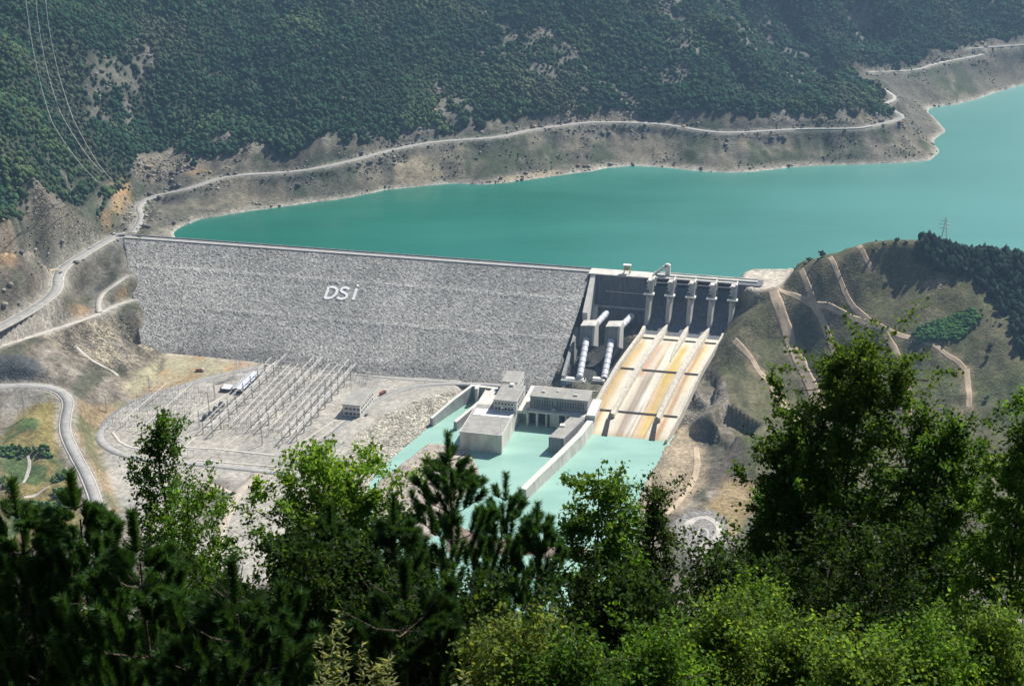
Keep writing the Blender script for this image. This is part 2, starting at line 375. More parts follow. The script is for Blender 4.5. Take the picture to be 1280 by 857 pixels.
ROADS = dict(far=(rpts(RD_FAR), 4.2), far2=(rpts(RD_FAR2), 4), hill2=(rpts(RD_HILL2), 4), hill2b=(rpts(RD_HILL2B), 4.5), up=(rpts(RD_UP), 6.4), mid=(rpts(RD_MID), 3.8),
             branch=(rpts(RD_BR), 3.6), side=(rpts(RD_SIDE), 2.5), low=(rpts(RD_LOW), 5.4))
def plat(X, Y, H, P, z, w, mode=None):
    P = np.asarray(P); x0, y0 = P.min(0)-w; x1, y1 = P.max(0)+w
    k = (X > x0) & (X < x1) & (Y > y0) & (Y < y1); idx = np.nonzero(k)[0]
    if not len(idx): return
    d = sdf(X[idx], Y[idx], P); t = 1-sstep(0, w, d)
    h = H[idx]; tgt = np.full(len(idx), float(z))
    if mode == 'max': tgt = np.maximum(h, tgt)
    if mode == 'min': tgt = np.minimum(h, tgt)
    H[idx] = h*(1-t)+tgt*t
    return idx, t
def terrain(X, Y):
    """height, relief mask (1 = natural slope), distance to nearest road bench"""
    H = Hbase(X, Y); flat = np.zeros(len(X))
    u, v = to_uv(X, Y)
    river_d = sdf(X, Y, RIVER); wet = sdf(X, Y, reservoir)
    # keep the valley floor above the tailwater except in the river
    H = np.where((H < -77) & (river_d > 0), -77.0+(H+77)*.03, H)
    H = np.where((wet > 6) & (wet < 60) & (H < 1) & (v < -10) & (Y > 1500), np.maximum(H, .4+.05*wet), H)
    for P, z, w in ((YARD, -74.3, 9), (TERR, -66.5, 4), (PAD, 5.6, 10)):
        r = plat(X, Y, H, P, z, w)
        if r: flat[r[0]] = np.maximum(flat[r[0]], r[1])
    # riprap down to the river, river bed
    t = 1-sstep(-6, 12, river_d); H = H*(1-t)+np.minimum(H, -84)*t; flat = np.maximum(flat, t*.8)
    for P, z, w in ((BAR_A, -79.1, 9), (BAR_B, -78.6, 5)):
        r = plat(X, Y, H, P, z, w); flat[r[0]] = np.maximum(flat[r[0]], r[1]*.85)
    for P, z in ((CUT1, -66), (CUT2, -73), (CUT3, -77)): plat(X, Y, H, P, z, 3, 'min')
    # under the dam, intake, spillway and chute: stay below the structures
    face = np.where(v > 6, 6-(v-6)/1.86, 6+(v+5)/1.7)
    ul = u-np.where(v < 6, -518, -575+np.clip(v, 0, 160)*.72); k = (ul > -14) & (u < -10) & (v > -60) & (v < 152); wk = np.where(k, np.where(v < 6, (ul > 0)*1.0, sstep(-14, 12, ul)), 0)
    H = H*(1-wk)+np.minimum(H, face-7)*wk; flat = np.maximum(flat, sstep(4, 20, ul)*k)
    fl = np.interp(v, [-30, 0, 30, 60, 135, 204, 250], [-30, -30, -44, -46, -61, -83, -90])
    lu = np.interp(v, [0, 60, 135, 204, 250], [62, 66, 52, 40, 38]); ru = np.interp(v, [0, 60, 135, 204, 250], [165, 153, 141, 129, 121])
    k = (u > lu) & (u < ru) & (v > -30) & (v < 252); H = np.where(k, np.minimum(H, fl), H); flat = np.maximum(flat, k*1.0)
    k = (u > 0) & (u < 188) & (v > np.where(u > 150, -7, -25)) & (v < 14); H = np.where(k, np.minimum(H, -12), H)
    k = (u > -6) & (u < 66) & (v > 8) & (v < 60); H = np.where(k, np.minimum(H, -42-(v-8)*.1), H)
    H = np.where((u > -112) & (u < -58) & (v > 187) & (v < 300) & (river_d < 30), np.minimum(H, -84), H)
    k = (u > -3) & (u < 50-np.clip(v-70, 0, 99)*.1) & (v > 60) & (v < 147); H = np.where(k, np.minimum(H, np.interp(v, [60, 98, 147], [-48, -53, -71])), H)
    # relief
    nat = 1-flat
    rd = np.full(len(X), 1e9); rz = np.zeros(len(X)); 
    for P, w in ROADS.values():
        idx = np.nonzero((X > P[:, 0].min()-60) & (X < P[:, 0].max()+60) & (Y > P[:, 1].min()-60) & (Y < P[:, 1].max()+60))[0]
        d, z = seg_dist(X[idx], Y[idx], P[:, :2], False, P[:, 2]); d = d-w; c = d < rd[idx]; rd[idx] = np.where(c, d, rd[idx]); rz[idx] = np.where(c, z, rz[idx])
    far = sstep(900, 1400, Y)
    amp = nat*sstep(0, 30, rd)
    wshore = sstep(0, 40, np.abs(wet)+np.where(Y < 1500, 100, 0))
    H = H + amp*wshore*(fbm(X, Y, 160, 4, 3)*18*sstep(1500, 2000, Y) + fbm(X, Y, 60, 4, 5)*5.5)
    H = H + nat*sstep(0, 8, rd)*(.35+.65*wshore)*(fbm(X, Y, 22, 3, 9)*2.2 + ridged(X, Y*.35, 14, 3, 11)*3.0-1.6) + nat*sstep(1, 12, rd)*wshore*((X < -330) | (Y > 1560))*(H < 75)*(ridged(X*1.0, Y*.6, 34, 3, 15)-.6)*9
    # erosion runnels down the cut banks above and below the road
    H = H - nat*sstep(1, 10, rd)*sstep(60, 10, rd)*(ridged(X, Y*.12, 26, 2, 21)**3)*3.0*(Y > 1500)
    # gullies on the forested mountain
    gl = ridged(X+Y*.35, Y*.3, 210, 3, 31)
    H = H - nat*sstep(25, 150, rd)*sstep(1500, 1800, Y)*sstep(30, 60, H)*(gl**4)*52
    g2 = ridged(X-Y*.2, Y*.22, 330, 2, 37); H = H - nat*sstep(30, 170, rd)*sstep(1550, 1850, Y)*sstep(25, 70, H)*sstep(640, 440, X)*(g2**2.2)*85
    # road benches: level across the road, cut bank uphill and fill downhill
    b = 1-sstep(0.5, 9, rd); H = H*(1-b)+(rz-.35)*b
    H = np.where((wet < -14), np.minimum(H, -4), H)
    inw = ((u > lu) & (u < ru) & (v > -30) & (v < 252)) | ((u > -112) & (u < 44) & (v > 187) & (v < 300))
    H = np.where((river_d > 1) & (Y < 1420) & (Y > 900) & ~inw, np.maximum(H, -79.0), H)
    return H, nat, rd, wet, river_d
def axis(parts):
    o = []
    for a, b, s in parts: o.append(np.arange(a, b, s))
    return np.concatenate(o)
xs = axis([(-2000, -900, 60), (-900, -560, 14), (-560, 620, 3.2), (620, 1000, 7), (1000, 2100, 50)])
ys = axis([(-200, 900, 25), (900, 1060, 6), (1060, 1720, 3.2), (1720, 2350, 4.2), (2350, 2800, 9), (2800, 3900, 60)])
NX, NY = len(xs), len(ys)
GX, GY = np.meshgrid(xs, ys); GX = GX.ravel(); GY = GY.ravel()
HZ, NAT, RDD, WET, RIV = terrain(GX, GY)
HZ2 = HZ.reshape(NY, NX)
def ground(X, Y):
    X = np.asarray(X, float); Y = np.asarray(Y, float)
    i = np.clip(np.searchsorted(xs, X)-1, 0, NX-2); j = np.clip(np.searchsorted(ys, Y)-1, 0, NY-2)
    fx = np.clip((X-xs[i])/(xs[i+1]-xs[i]), 0, 1); fy = np.clip((Y-ys[j])/(ys[j+1]-ys[j]), 0, 1)
    return (HZ2[j, i]*(1-fx)+HZ2[j, i+1]*fx)*(1-fy)+(HZ2[j+1, i]*(1-fx)+HZ2[j+1, i+1]*fx)*fy
def hit(px, py, y0=900):
    """where a sight line meets the ground"""
    r = sight(px, py); Y = np.arange(y0, 3600, 1.5); t = Y/r[1]; z = CAMZ+r[2]*t; g = ground(r[0]*t, Y); k = np.nonzero(z < g)[0]
    k = k[0] if len(k) else len(Y)-1
    return (r[0]*t[k], Y[k], g[k])
def zone(P, y0=900): return [hit(x, y, y0)[:2] for x, y in P]
TRACKS = (([(966,364),(975,390),(985,420),(998,452),(1012,480),(1022,500),(1027,530),(1030,572)], 5.4),
                ([(972,362),(1000,374),(1030,384),(1065,398),(1100,411),(1125,420),(1150,428),(1175,436),(1195,450),(1206,462)], 2.6),
                ([(1001,338),(1010,362),(1022,388),(1034,415),(1046,450)], 2.6),
                ([(1105,415),(1114,432),(1122,446),(1130,470),(1136,520)], 3.0),
                ([(917,426),(938,446),(950,468),(968,488),(990,520),(1000,530)], 3.0),
                ([(1072,308),(1080,322),(1090,338)], 2.2), ([(1037,322),(1048,345),(1058,375),(1080,395),(1098,410)], 2.4),
                ([(1208,462),(1210,485),(1211,508)], 3.2),
                ([(870,560),(872,585),(862,610),(845,632),(832,642)], 3.0))
# ---- ground cover colours
def col(c): return np.array(c, float)
X, Y = GX, GY; N = len(X)
n_big = fbm(X, Y, 90, 4, 41); n_mid = fbm(X, Y, 25, 4, 43); n_small = fbm(X, Y, 9, 3, 47); n_st = fbm(X, Y*.25, 18, 4, 51); n_fine0 = fbm(X, Y, 6, 2, 53)
slope = np.gradient(HZ2, ys, axis=0).ravel()
def mixc(Cc, c, t): return Cc*(1-t[:, None])+col(c)[None]*t[:, None]
Cc = np.tile(col((.165, .14, .105)), (N, 1)); ROCK = np.full(N, .45)
Cc = mixc(Cc, (.29, .255, .205), sstep(-.1, .4, n_mid)); Cc = mixc(Cc, (.10, .085, .065), sstep(.05, .4, ridged(X, Y*.4, 30, 3, 77)-.55)*.7)
Cc = mixc(Cc, (.085, .09, .055), sstep(.0, .35, n_st+.2*n_small)*.8)
n_fine = fbm(X, Y, 5, 2, 49); Cc = Cc*(1+.35*n_fine[:, None]*np.where(Y > 820, 1, 0)[:, None])
# far bank between the road and the waterline
bank = (Y > 1560) & (HZ > -6) & (HZ < 48)
Cc = mixc(Cc, (.165, .15, .12), bank*.7)
Cc = mixc(Cc, (.31, .26, .19), bank*sstep(-.05, .35, fbm(X, Y, 70, 3, 71)+.4*n_small)*.55)
Cc = mixc(Cc, (.075, .095, .05), bank*sstep(.02, .22, fbm(X, Y*.5, 45, 4, 61))*.85*sstep(5, 9, HZ))
cutb = (Y > 1480)*sstep(30, 4, RDD)*sstep(4, 9, RDD)*sstep(-.1, .3, n_mid+.6*n_fine0); Cc = mixc(Cc, (.135, .125, .115), cutb*.8)
ring = (Y > 1500)*sstep(6.5, 2.5, HZ+n_small*2)*(WET > -20)*(WET < 45)
Cc = mixc(Cc, (.42, .37, .30), ring*.75); Cc = mixc(Cc, (.62, .58, .50), (Y > 1500)*sstep(2.2, .9, HZ)*(WET > -20)*(WET < 45)*.8)
# forest floor
def bnd(P, y0=900, extra=()):
    Z = sorted([hit(x, y, y0)[:2] for x, y in P]+list(extra)); return np.array([p[0] for p in Z]), np.array([p[1] for p in Z])
fx1, fy1 = bnd([(0,303),(20,290),(35,265),(75,250),(100,262),(125,275),(135,240),(150,215),(190,190),(215,188),(240,197),(265,200),(298,196),(330,180),(360,190),(400,178),(440,170),(505,170),(590,160),(640,148),(690,135),(725,146),(760,128),(800,145),(850,143),(880,124),(930,142),(1000,142),(1050,145),(1080,140)], 1200, [(-1200, 1250), (-640, 1370)])
fx1, fy1 = fx1.copy(), fy1.copy()
fx2, fy2 = bnd([(1085,80),(1120,84),(1140,80),(1160,64),(1210,52),(1280,44),(1330,40)], 2300)
F1 = (X < 600) & (Y > np.interp(X, fx1, fy1)+n_mid*22+n_small*10); F1h = (X < 620) & (Y > 2020) & (HZ > 60)
F2 = (X >= 560) & (Y > np.interp(X, fx2, fy2)+n_mid*25)
forest = (F1 | F2 | F1h) & (HZ > 12) & (RDD > 9)
near = (Y < 820)
knoll = in_poly(X, Y, zone([(1139,322),(1200,312),(1290,330),(1290,480),(1268,425),(1262,400),(1240,372),(1215,350),(1185,342),(1158,338)], 1200)) | ((X > 560) & (Y > 1180) & (Y < 1500) & (X < 1000) & (HZ > 8))
rp_zone = in_poly(X, Y, zone([(590,0),(640,20),(700,40),(740,90),(800,130),(760,130),(700,100),(620,90),(590,60)], 1500)) | in_poly(X, Y, zone([(880,10),(960,20),(1040,70),(1020,100),(930,60)], 1500))
rocky_patch = np.maximum(sstep(.26, .42, fbm(X*1.0, Y*.6, 95, 5, 83)+.25*n_mid), rp_zone*sstep(-.12, .15, n_mid+n_small*.4)); rocky_patch = rocky_patch*sstep(-.5, .1, n_small+.5*fbm(X, Y, 6, 2, 88)+.1)*forest
fl_ = forest.astype(float)
Cc = mixc(Cc, (.030, .042, .022), fl_*.93); Cc = mixc(Cc, (.19, .175, .145), rocky_patch*.75)
Cc = mixc(Cc, (.03, .038, .018), (knoll | near)*.95)
# right spur: dark dry heath
spur = (X > 215) & (Y < 1480) & (HZ < 75) & ~knoll & (Y > 1000); sp = spur.astype(float)
Cc = mixc(Cc, (.115, .112, .052), sp*.93); Cc = mixc(Cc, (.21, .18, .11), sp*sstep(.05, .4, n_mid)*.5); Cc = mixc(Cc, (.092, .118, .045), sp*sstep(-.05, .35, n_big)*.65); Cc = mixc(Cc, (.05, .06, .028), sp*sstep(.1, .4, n_st)*.5)
# valley floor works
def zmask(P, soft=6, z=None, y0=900):
    Pw = [W(x, y, z)[:2] for x, y in P] if z is not None else zone(P, y0)
    Pw = np.asarray(Pw); k = np.nonzero((X > Pw[:, 0].min()-20) & (X < Pw[:, 0].max()+20) & (Y > Pw[:, 1].min()-20) & (Y < Pw[:, 1].max()+20))[0]
    m_ = np.zeros(N); m_[k] = 1-sstep(-soft, soft, sdf(X[k], Y[k], Pw)+n_small[k]*5); return m_
YD = 1-sstep(-3, 6, sdf(X, Y, YARD)); Cc = mixc(Cc, (.40, .37, .315), YD)
Cc = mixc(Cc, (.31, .30, .27), YD*sstep(0, .3, n_mid)*.6); ROCK = np.where(YD > .5, .12, ROCK)
m_ = zmask([(150,490),(205,440),(300,452),(330,455),(290,466),(240,476),(190,492),(165,502)], z=-74); Cc = mixc(Cc, (.42, .36, .26), m_)
Cc = mixc(Cc, (.42, .24, .13), m_*sstep(.1, .5, n_mid)*.7); Cc = mixc(Cc, (.20, .23, .09), m_*sstep(.15, .4, n_big)*.3)
m_ = zmask([(250,600),(290,600),(285,625),(262,660),(240,640)], z=-74); Cc = mixc(Cc, (.15, .125, .105), m_*.8)
rip = zmask([(425,600),(445,545),(480,522),(510,508),(545,494),(590,484),(590,500),(545,528),(520,548),(478,590),(450,620)], 4, z=-77); Cc = mixc(Cc, (.42, .39, .31), rip); ROCK = np.maximum(ROCK, rip)
m_ = ((RIV < 6) | (sdf(X, Y, BAR_A) < 4)) & (HZ < -76); Cc = mixc(Cc, (.45, .39, .32), m_*.9*(1-rip)); m2 = sdf(X, Y, BAR_B) < 6; Cc = mixc(Cc, (.27, .19, .145), m2*.9)
# left valley flank
m_ = zmask([(0,560),(0,520),(60,490),(75,520),(72,570),(90,600),(100,660),(0,700)], y0=950); Cc = mixc(Cc, (.26, .21, .07), m_*.8); Cc = mixc(Cc, (.07, .12, .04), m_*sstep(0, .2, n_mid)*.9)
m_ = zmask([(92,500),(160,500),(120,545),(150,640),(128,650),(110,600),(88,540)], y0=950); Cc = mixc(Cc, (.30, .215, .11), m_*.75); Cc = mixc(Cc, (.11, .13, .06), m_*sstep(.0, .3, n_mid)*.7)
m_ = zmask([(0,486),(55,488),(66,500),(30,512),(0,545)], y0=950); Cc = mixc(Cc, (.27, .25, .215), m_*.85)
m_ = zmask([(70,395),(150,392),(195,410),(200,440),(150,475),(60,430)], 12); Cc = mixc(Cc, (.36, .31, .22), m_*sstep(-.1, .25, n_small+n_mid*.5)*.85); ROCK = np.maximum(ROCK, m_)
m_ = zmask([(-10,445),(45,448),(60,470),(40,478),(-10,480)], 6); Cc = mixc(Cc, (.075, .085, .09), m_*.9)
for P in ([(140,232),(160,225),(165,245),(150,268),(140,262)], [(126,262),(138,265),(140,290),(128,292)], [(0,312),(18,312),(18,335),(0,335)], [(145,362),(158,362),(158,378),(147,378)], [(85,388),(108,385),(115,397),(90,400)], [(232,185),(252,190),(255,214),(238,220)]):
    m_ = zmask(P, 5); Cc = mixc(Cc, (.44, .28, .14), m_*.75)
for P in ([(285,140),(300,150),(330,168),(310,205),(292,190)], [(165,195),(215,185),(262,205),(215,230),(165,222)], [(700,120),(760,110),(835,125),(820,145),(700,150)], [(20,265),(75,250),(125,290),(60,320)]):
    m_ = zmask(P, 8, y0=1200); Cc = mixc(Cc, (.30, .25, .20), m_*.7); ROCK = np.maximum(ROCK, m_)
for P in ([(490,200),(530,195),(560,220),(520,232),(495,228)], [(620,222),(700,212),(700,219),(625,228)]):
    m_ = zmask(P, 6, y0=1500); Cc = mixc(Cc, (.46, .37, .26), m_*.8)
m_ = zmask([(800,640),(812,590),(838,545),(862,520),(880,560),(885,600),(850,640)], 6); Cc = mixc(Cc, (.40, .32, .215), m_*.85)
m_ = zmask([(905,600),(945,600),(940,640),(915,670),(880,645)], 6); Cc = mixc(Cc, (.42, .30, .13), m_*.6)
m_ = zmask([(840,655),(855,642),(890,638),(912,652),(905,690),(860,700)], 3); Cc = mixc(Cc, (.27, .255, .235), m_)
m_ = zmask([(850,480),(868,430),(912,398),(900,430),(880,470),(880,540),(850,530)], 5); Cc = mixc(Cc, (.26, .235, .19), m_*.8); ROCK = np.maximum(ROCK, m_)
m_ = zmask([(700,430),(722,400),(740,430),(730,470),(690,478)], 4); Cc = mixc(Cc, (.23, .21, .18), m_*.9); ROCK = np.maximum(ROCK, m_)
pd = 1-sstep(-4, 10, sdf(X, Y, PAD)+n_small*4); Cc = mixc(Cc, (.56, .50, .41), pd)
m_ = zmask([(1140,415),(1175,400),(1215,388),(1222,400),(1200,425),(1150,428)], 4); Cc = mixc(Cc, (.05, .12, .03), m_)
m_ = zmask([(1150,352),(1185,350),(1180,362),(1158,364)], 3, y0=1150); Cc = mixc(Cc, (.36, .28, .18), m_*.8)
for pxs, hw in TRACKS:
    Pt = np.array([hit(x, y) for x, y in pxs])[:, :2]; k = np.nonzero((X > Pt[:, 0].min()-25) & (X < Pt[:, 0].max()+25) & (Y > Pt[:, 1].min()-25) & (Y < Pt[:, 1].max()+25))[0]
    d_ = seg_dist(X[k], Y[k], Pt, False); m_ = np.zeros(N); m_[k] = 1-sstep(hw*.8, hw+5, d_+n_small[k]*5); Cc = mixc(Cc, (.30, .235, .155), m_*.6)
rb = 1-sstep(1, 7, RDD+n_small*2); Cc = mixc(Cc, (.36, .33, .28), rb*.75*(Y > 820)); ROCK = np.where(forest | near, .1, ROCK)
Cc = Cc*np.where(((Y > 1500) & ~forest)[:, None], np.array([[.80, .83, .80]]), 1.0)
ug, vg = to_uv(X, Y); m_ = sstep(-6, 0, ug)*sstep(54, 48, ug)*sstep(40, 50, vg)*sstep(150, 144, vg); Cc = mixc(Cc, (.07, .072, .07), m_*.9)  # penstock trench ground darkened in colour to imitate its deep shade
Cc = np.clip(Cc*np.where(forest|near|knoll, 1, 1.0)[:, None], 0.01, .8)
i0 = (np.arange(NY-1)[:, None]*NX+np.arange(NX-1)[None]).ravel()
quads = np.c_[i0, i0+1, i0+NX+1, i0+NX].ravel()
M['terrain'] = attr_mat('hillside_ground', 'tone', .95, (0.035, .2), (.22, .42), (.42, .5), .9, 1.2, rocky='rocky')
terr = np_mesh('terrain', np.c_[GX, GY, HZ], quads, 4, M['terrain'], smooth=True, colors={'tone': Cc}, floats={'rocky': ROCK}); tag(terr, kind='structure')

# ---- water
def water_mat(name, c, rough, bscale, bstr, c2=None, nsc=.004, haze_tint=None):
    m = bpy.data.materials.new(name); m.use_nodes = True; nt = m.node_tree; b = nt.nodes['Principled BSDF']; L = nt.links.new
    b.inputs['Roughness'].default_value = rough; b.inputs['IOR'].default_value = 1.33
    sx = nt.nodes.new('ShaderNodeSeparateXYZ'); b.inputs['Specular IOR Level'].default_value = .5
    geo = nt.nodes.new('ShaderNodeNewGeometry'); n = nt.nodes.new('ShaderNodeTexNoise'); n.inputs['Scale'].default_value = nsc; n.inputs['Detail'].default_value = 4
    mp = nt.nodes.new('ShaderNodeMapping'); mp.inputs['Scale'].default_value = (.5, 1.6, 1); L(geo.outputs['Position'], mp.inputs[0]); L(mp.outputs[0], n.inputs[0])
    r = nt.nodes.new('ShaderNodeValToRGB'); r.color_ramp.elements[0].color = (*c, 1); r.color_ramp.elements[1].color = (*(c2 or c), 1); r.color_ramp.elements[0].position = .38; r.color_ramp.elements[1].position = .62
    L(n.outputs[0], r.inputs[0]); L(r.outputs[0], b.inputs['Base Color'])
    if haze_tint:                                        # base colour paled toward the right, imitating haze and reflected sky
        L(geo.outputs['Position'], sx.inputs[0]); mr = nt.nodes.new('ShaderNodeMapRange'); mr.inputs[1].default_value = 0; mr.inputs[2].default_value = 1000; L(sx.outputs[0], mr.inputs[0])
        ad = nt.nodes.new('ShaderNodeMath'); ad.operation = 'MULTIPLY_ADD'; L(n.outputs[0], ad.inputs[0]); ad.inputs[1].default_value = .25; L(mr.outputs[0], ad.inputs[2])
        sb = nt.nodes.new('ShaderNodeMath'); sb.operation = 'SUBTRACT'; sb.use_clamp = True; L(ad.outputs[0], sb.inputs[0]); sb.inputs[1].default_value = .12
        mi = nt.nodes.new('ShaderNodeMix'); mi.data_type = 'RGBA'; L(sb.outputs[0], mi.inputs[0]); L(r.outputs[0], mi.inputs[6]); mi.inputs[7].default_value = (*haze_tint, 1); L(mi.outputs[2], b.inputs['Base Color'])
    n2 = nt.nodes.new('ShaderNodeTexNoise'); mp2 = nt.nodes.new('ShaderNodeMapping'); mp2.inputs['Scale'].default_value = (.45, 1.3, 1); mp2.inputs['Rotation'].default_value = (0, 0, .35); L(geo.outputs['Position'], mp2.inputs[0]); n2.inputs['Scale'].default_value = bscale; n2.inputs['Detail'].default_value = 4; L(mp2.outputs[0], n2.inputs[0])
    bm = nt.nodes.new('ShaderNodeBump'); bm.inputs['Strength'].default_value = bstr; bm.inputs['Distance'].default_value = .6; L(n2.outputs[0], bm.inputs['Height']); L(bm.outputs[0], b.inputs['Normal'])
    return m
M['lake'] = water_mat('reservoir_water', (.012, .140, .096), .18, .10, .55, (.018, .178, .124), haze_tint=(.16, .37, .34))
M['river'] = water_mat('tailrace_water', (.27, .46, .38), .25, .35, .2, (.33, .53, .44), .03)
wp = [uvw(-640, -6.5)[:2], uvw(-560, -6.5)[:2], uvw(0, -6.5)[:2], uvw(198, -6.5)[:2], (330, 1470), (480, 1465), (700, 1450), (1200, 1500), (2100, 1500), (2100, 3200), (900, 3200), (-640, 2100)]
def flat_poly(name, P, z, m, kind='structure'):
    bm = bmesh.new(); vs = [bm.verts.new((p[0], p[1], z)) for p in P]; f = bm.faces.new(vs)
    if f.normal.z < 0: f.normal_flip()
    bmesh.ops.triangulate(bm, faces=bm.faces); bmesh.ops.recalc_face_normals(bm, faces=bm.faces)
    me = bpy.data.meshes.new(name); bm.to_mesh(me); bm.free()
    if me.polygons[0].normal.z < 0: me.flip_normals()
    me.materials.append(m); o = bpy.data.objects.new(name, me); COL.objects.link(o); return tag(o, kind=kind)
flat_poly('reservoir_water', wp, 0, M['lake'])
flat_poly('river_water', [(-260, 880), (330, 880), (330, 1160), (185, 1225), uvw(132, 236)[:2], uvw(122, 226)[:2], uvw(40, 222)[:2], uvw(40, 170)[:2], uvw(-125, 170)[:2], (-150, 1230), (-260, 1100)], -80, M['river'])

# ---- roads
def ribbon(name, P, hw, m, lift=.12, drape=False, edge=0.0, kind='structure', cross=3, skirt=1.5, thick=True):
    P = np.asarray(P, float); T = np.gradient(P[:, :2], axis=0); T /= np.linalg.norm(T, axis=1)[:, None]+1e-9; Nn = np.c_[-T[:, 1], T[:, 0]]
    hw = np.full(len(P), hw) if np.isscalar(hw) else np.asarray(hw)
    cols = []; S = np.linspace(-1, 1, cross)
    ne = np.convolve(rng.normal(0, 1, len(P)+8), np.ones(5)/5**.5, 'same')[4:-4]; ne2 = np.convolve(rng.normal(0, 1, len(P)+8), np.ones(5)/5**.5, 'same')[4:-4]
    wl = hw*(1+edge*ne); wr = hw*(1+edge*ne2)
    for s_ in S:
        w_ = np.where(s_ < 0, wl, wr)*s_; x = P[:, 0]+Nn[:, 0]*w_; y = P[:, 1]+Nn[:, 1]*w_
        z = ground(x, y)+lift if drape else P[:, 2]+lift
        cols.append(np.c_[x, y, z])
    if thick:
        a = cols[0].copy(); a[:, 2] -= skirt; b = cols[-1].copy(); b[:, 2] -= skirt; cols = [a]+cols+[b]
    G = np.stack(cols, 1); n, c = G.shape[:2]
    i0 = (np.arange(n-1)[:, None]*c+np.arange(c-1)[None]).ravel(); qd = np.c_[i0, i0+c, i0+c+1, i0+1].ravel()
    o = np_mesh(name, G.reshape(-1, 3), qd, 4, m); 
    if kind: tag(o, kind=kind)
    return o
mats_r = dict(far='asphalt', far2='road_pale', hill2='road_pale', hill2b='asphalt', up='asphalt', mid='road_pale', branch='road_pale', side='dirt', low='asphalt')
for k, (P, w) in ROADS.items(): ribbon('road', P, w*(.8 if k in ('up', 'low', 'far') else .9), M[mats_r[k]], lift=.1)
for k in ('up', 'low', 'far'):                     # pale gravel verges on either side
    P, w = ROADS[k]
    T = np.gradient(P[:, :2], axis=0); T /= np.linalg.norm(T, axis=1)[:, None]; Nn = np.c_[-T[:, 1], T[:, 0]]
    for s_ in (-1, 1):
        Q = P.copy(); Q[:, :2] += Nn*s_*w*.92; ribbon('gravel_verge', Q, w*.16, M['road_pale'], lift=.06, edge=.15, cross=2)
def track(name, pxs, hw, m, y0=900, edge=.18, step=4, z=None, lift=.16):
    P = np.array([W(x, y, z) if z is not None else hit(x, y, y0) for x, y in pxs]); P = smooth_line(P, step)
    return ribbon(name, P, hw, m, lift=lift, drape=True, edge=edge, cross=7, thick=True, skirt=.4)
for pxs, hw in TRACKS:
    track('dirt_track', pxs, hw, M['dirt'], edge=.09)
for pxs, hw in (([(855,662),(866,648),(885,646),(898,655),(897,672),(880,690),(868,700)], 3.2), ([(868,672),(876,660),(886,662),(884,676),(874,684)], 1.2)): track('spiral_road', pxs, hw, M['road_pale'])
track('dirt_track', [(90,432),(110,448),(130,458),(148,470)], 2.0, M['road_pale']); track('footpath', [(0,560),(28,560),(38,575),(35,592),(28,604)], 1.5, M['road_pale']); track('footpath', [(30,622),(50,616),(62,608)], 1.3, M['road_pale'])
M['path'] = mat('dusty_concrete', (.52, .48, .41), .95, noise=.25, nscale=.2); M['path_dirt'] = mat('pale_dirt', (.46, .40, .32), .95, noise=.25, nscale=.1)
# yard roads (level ground)
for name, pxs, hw, m in (('perimeter_road', [(340,457),(300,463),(262,472),(225,483),(193,493),(165,504),(145,516),(130,530),(122,542),(128,556),(150,568),(190,576),(250,580),(343,590),(400,600)], 4.2, 'asphalt'),
                         ('yard_road', [(362,590),(378,575),(410,548),(440,522),(470,502),(492,490),(520,482),(560,479),(610,480),(640,483)], 3.8, 'asphalt'),
                         ('yard_road', [(330,457),(380,462),(440,467),(500,474),(560,477)], 2.2, 'asphalt')):
    P = smooth_line([W(x, y, -74.3) for x, y in pxs], 5); ribbon(name, P, hw, M[m], lift=.1)
for pxs, hw in (([(140,540),(152,556),(180,562),(244,558),(343,569)], 1.9), ([(279,558),(308,538),(356,505)], 1.5), ([(365,560),(430,517)], 1.5), ([(377,563),(440,519)], .9), ([(236,520),(258,508),(345,452)], 2.4), ([(228,560),(255,535),(282,514)], 1.8), ([(246,575),(345,583)], 1.5)):
    P = smooth_line([W(x, y, -74.3) for x, y in pxs], 5, 1); ribbon('concrete_path', P, hw*.8, M['path'], lift=.2, skirt=.5)
for pxs, hw in (([(262,700),(275,665),(283,642),(292,618),(312,602),(322,590)], 5.5), ([(292,618),(262,606),(235,600)], 3.5)): ribbon('dirt_track', smooth_line([W(x, y, -74.3) for x, y in pxs], 5, 2), hw, M['path_dirt'], lift=.05, edge=.12, skirt=.3)
# ================================================================ THE DAM
def dthing(name, label, cat, o, group=None):      # a thing in the dam's frame (u along the crest, v downstream)
    return thing(name, label, cat, uvw(*o), ANG, group)
DO = (-280, 0, 6)
dam = dthing('rockfill_dam', 'long grey rockfill embankment dam with white letters, holding back the turquoise reservoir', 'dam', DO)
# rock face: graded armour stones as real relief, two faint berms
def face_z(v):
    return 6 - (v-6)/1.86
nu, nv_ = 470, 158
uu = np.linspace(-578, 4, nu); vv = np.linspace(6, 162, nv_)
UU, VV = np.meshgrid(uu, vv); t_ = np.clip((VV-6)/150, 0, 1)
lu_ = -572+t_*92; ru_ = -1.5 - 3*t_ - 12*t_**2
UU = lu_ + (UU-uu[0])/(uu[-1]-uu[0])*(ru_-lu_)
jx = rng.normal(0, .3, UU.shape); jy = rng.normal(0, .25, UU.shape); jz = rng.normal(0, .19, UU.shape)
Z = face_z(VV) + jz
for vb in (44, 96): Z += .55*np.exp(-((VV-vb)/3.0)**2)
edge = (VV < 8); Z[edge] = face_z(VV[edge])
tone = .46 + fbm((UU).ravel(), VV.ravel(), 70, 5, 91).reshape(UU.shape)*.11
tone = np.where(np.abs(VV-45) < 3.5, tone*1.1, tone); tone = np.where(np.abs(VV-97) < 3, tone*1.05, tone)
tone *= 1-.28*sstep(138, 150, VV+4*np.sin(UU/31.)); tone *= 1-.10*sstep(44, 30, VV)
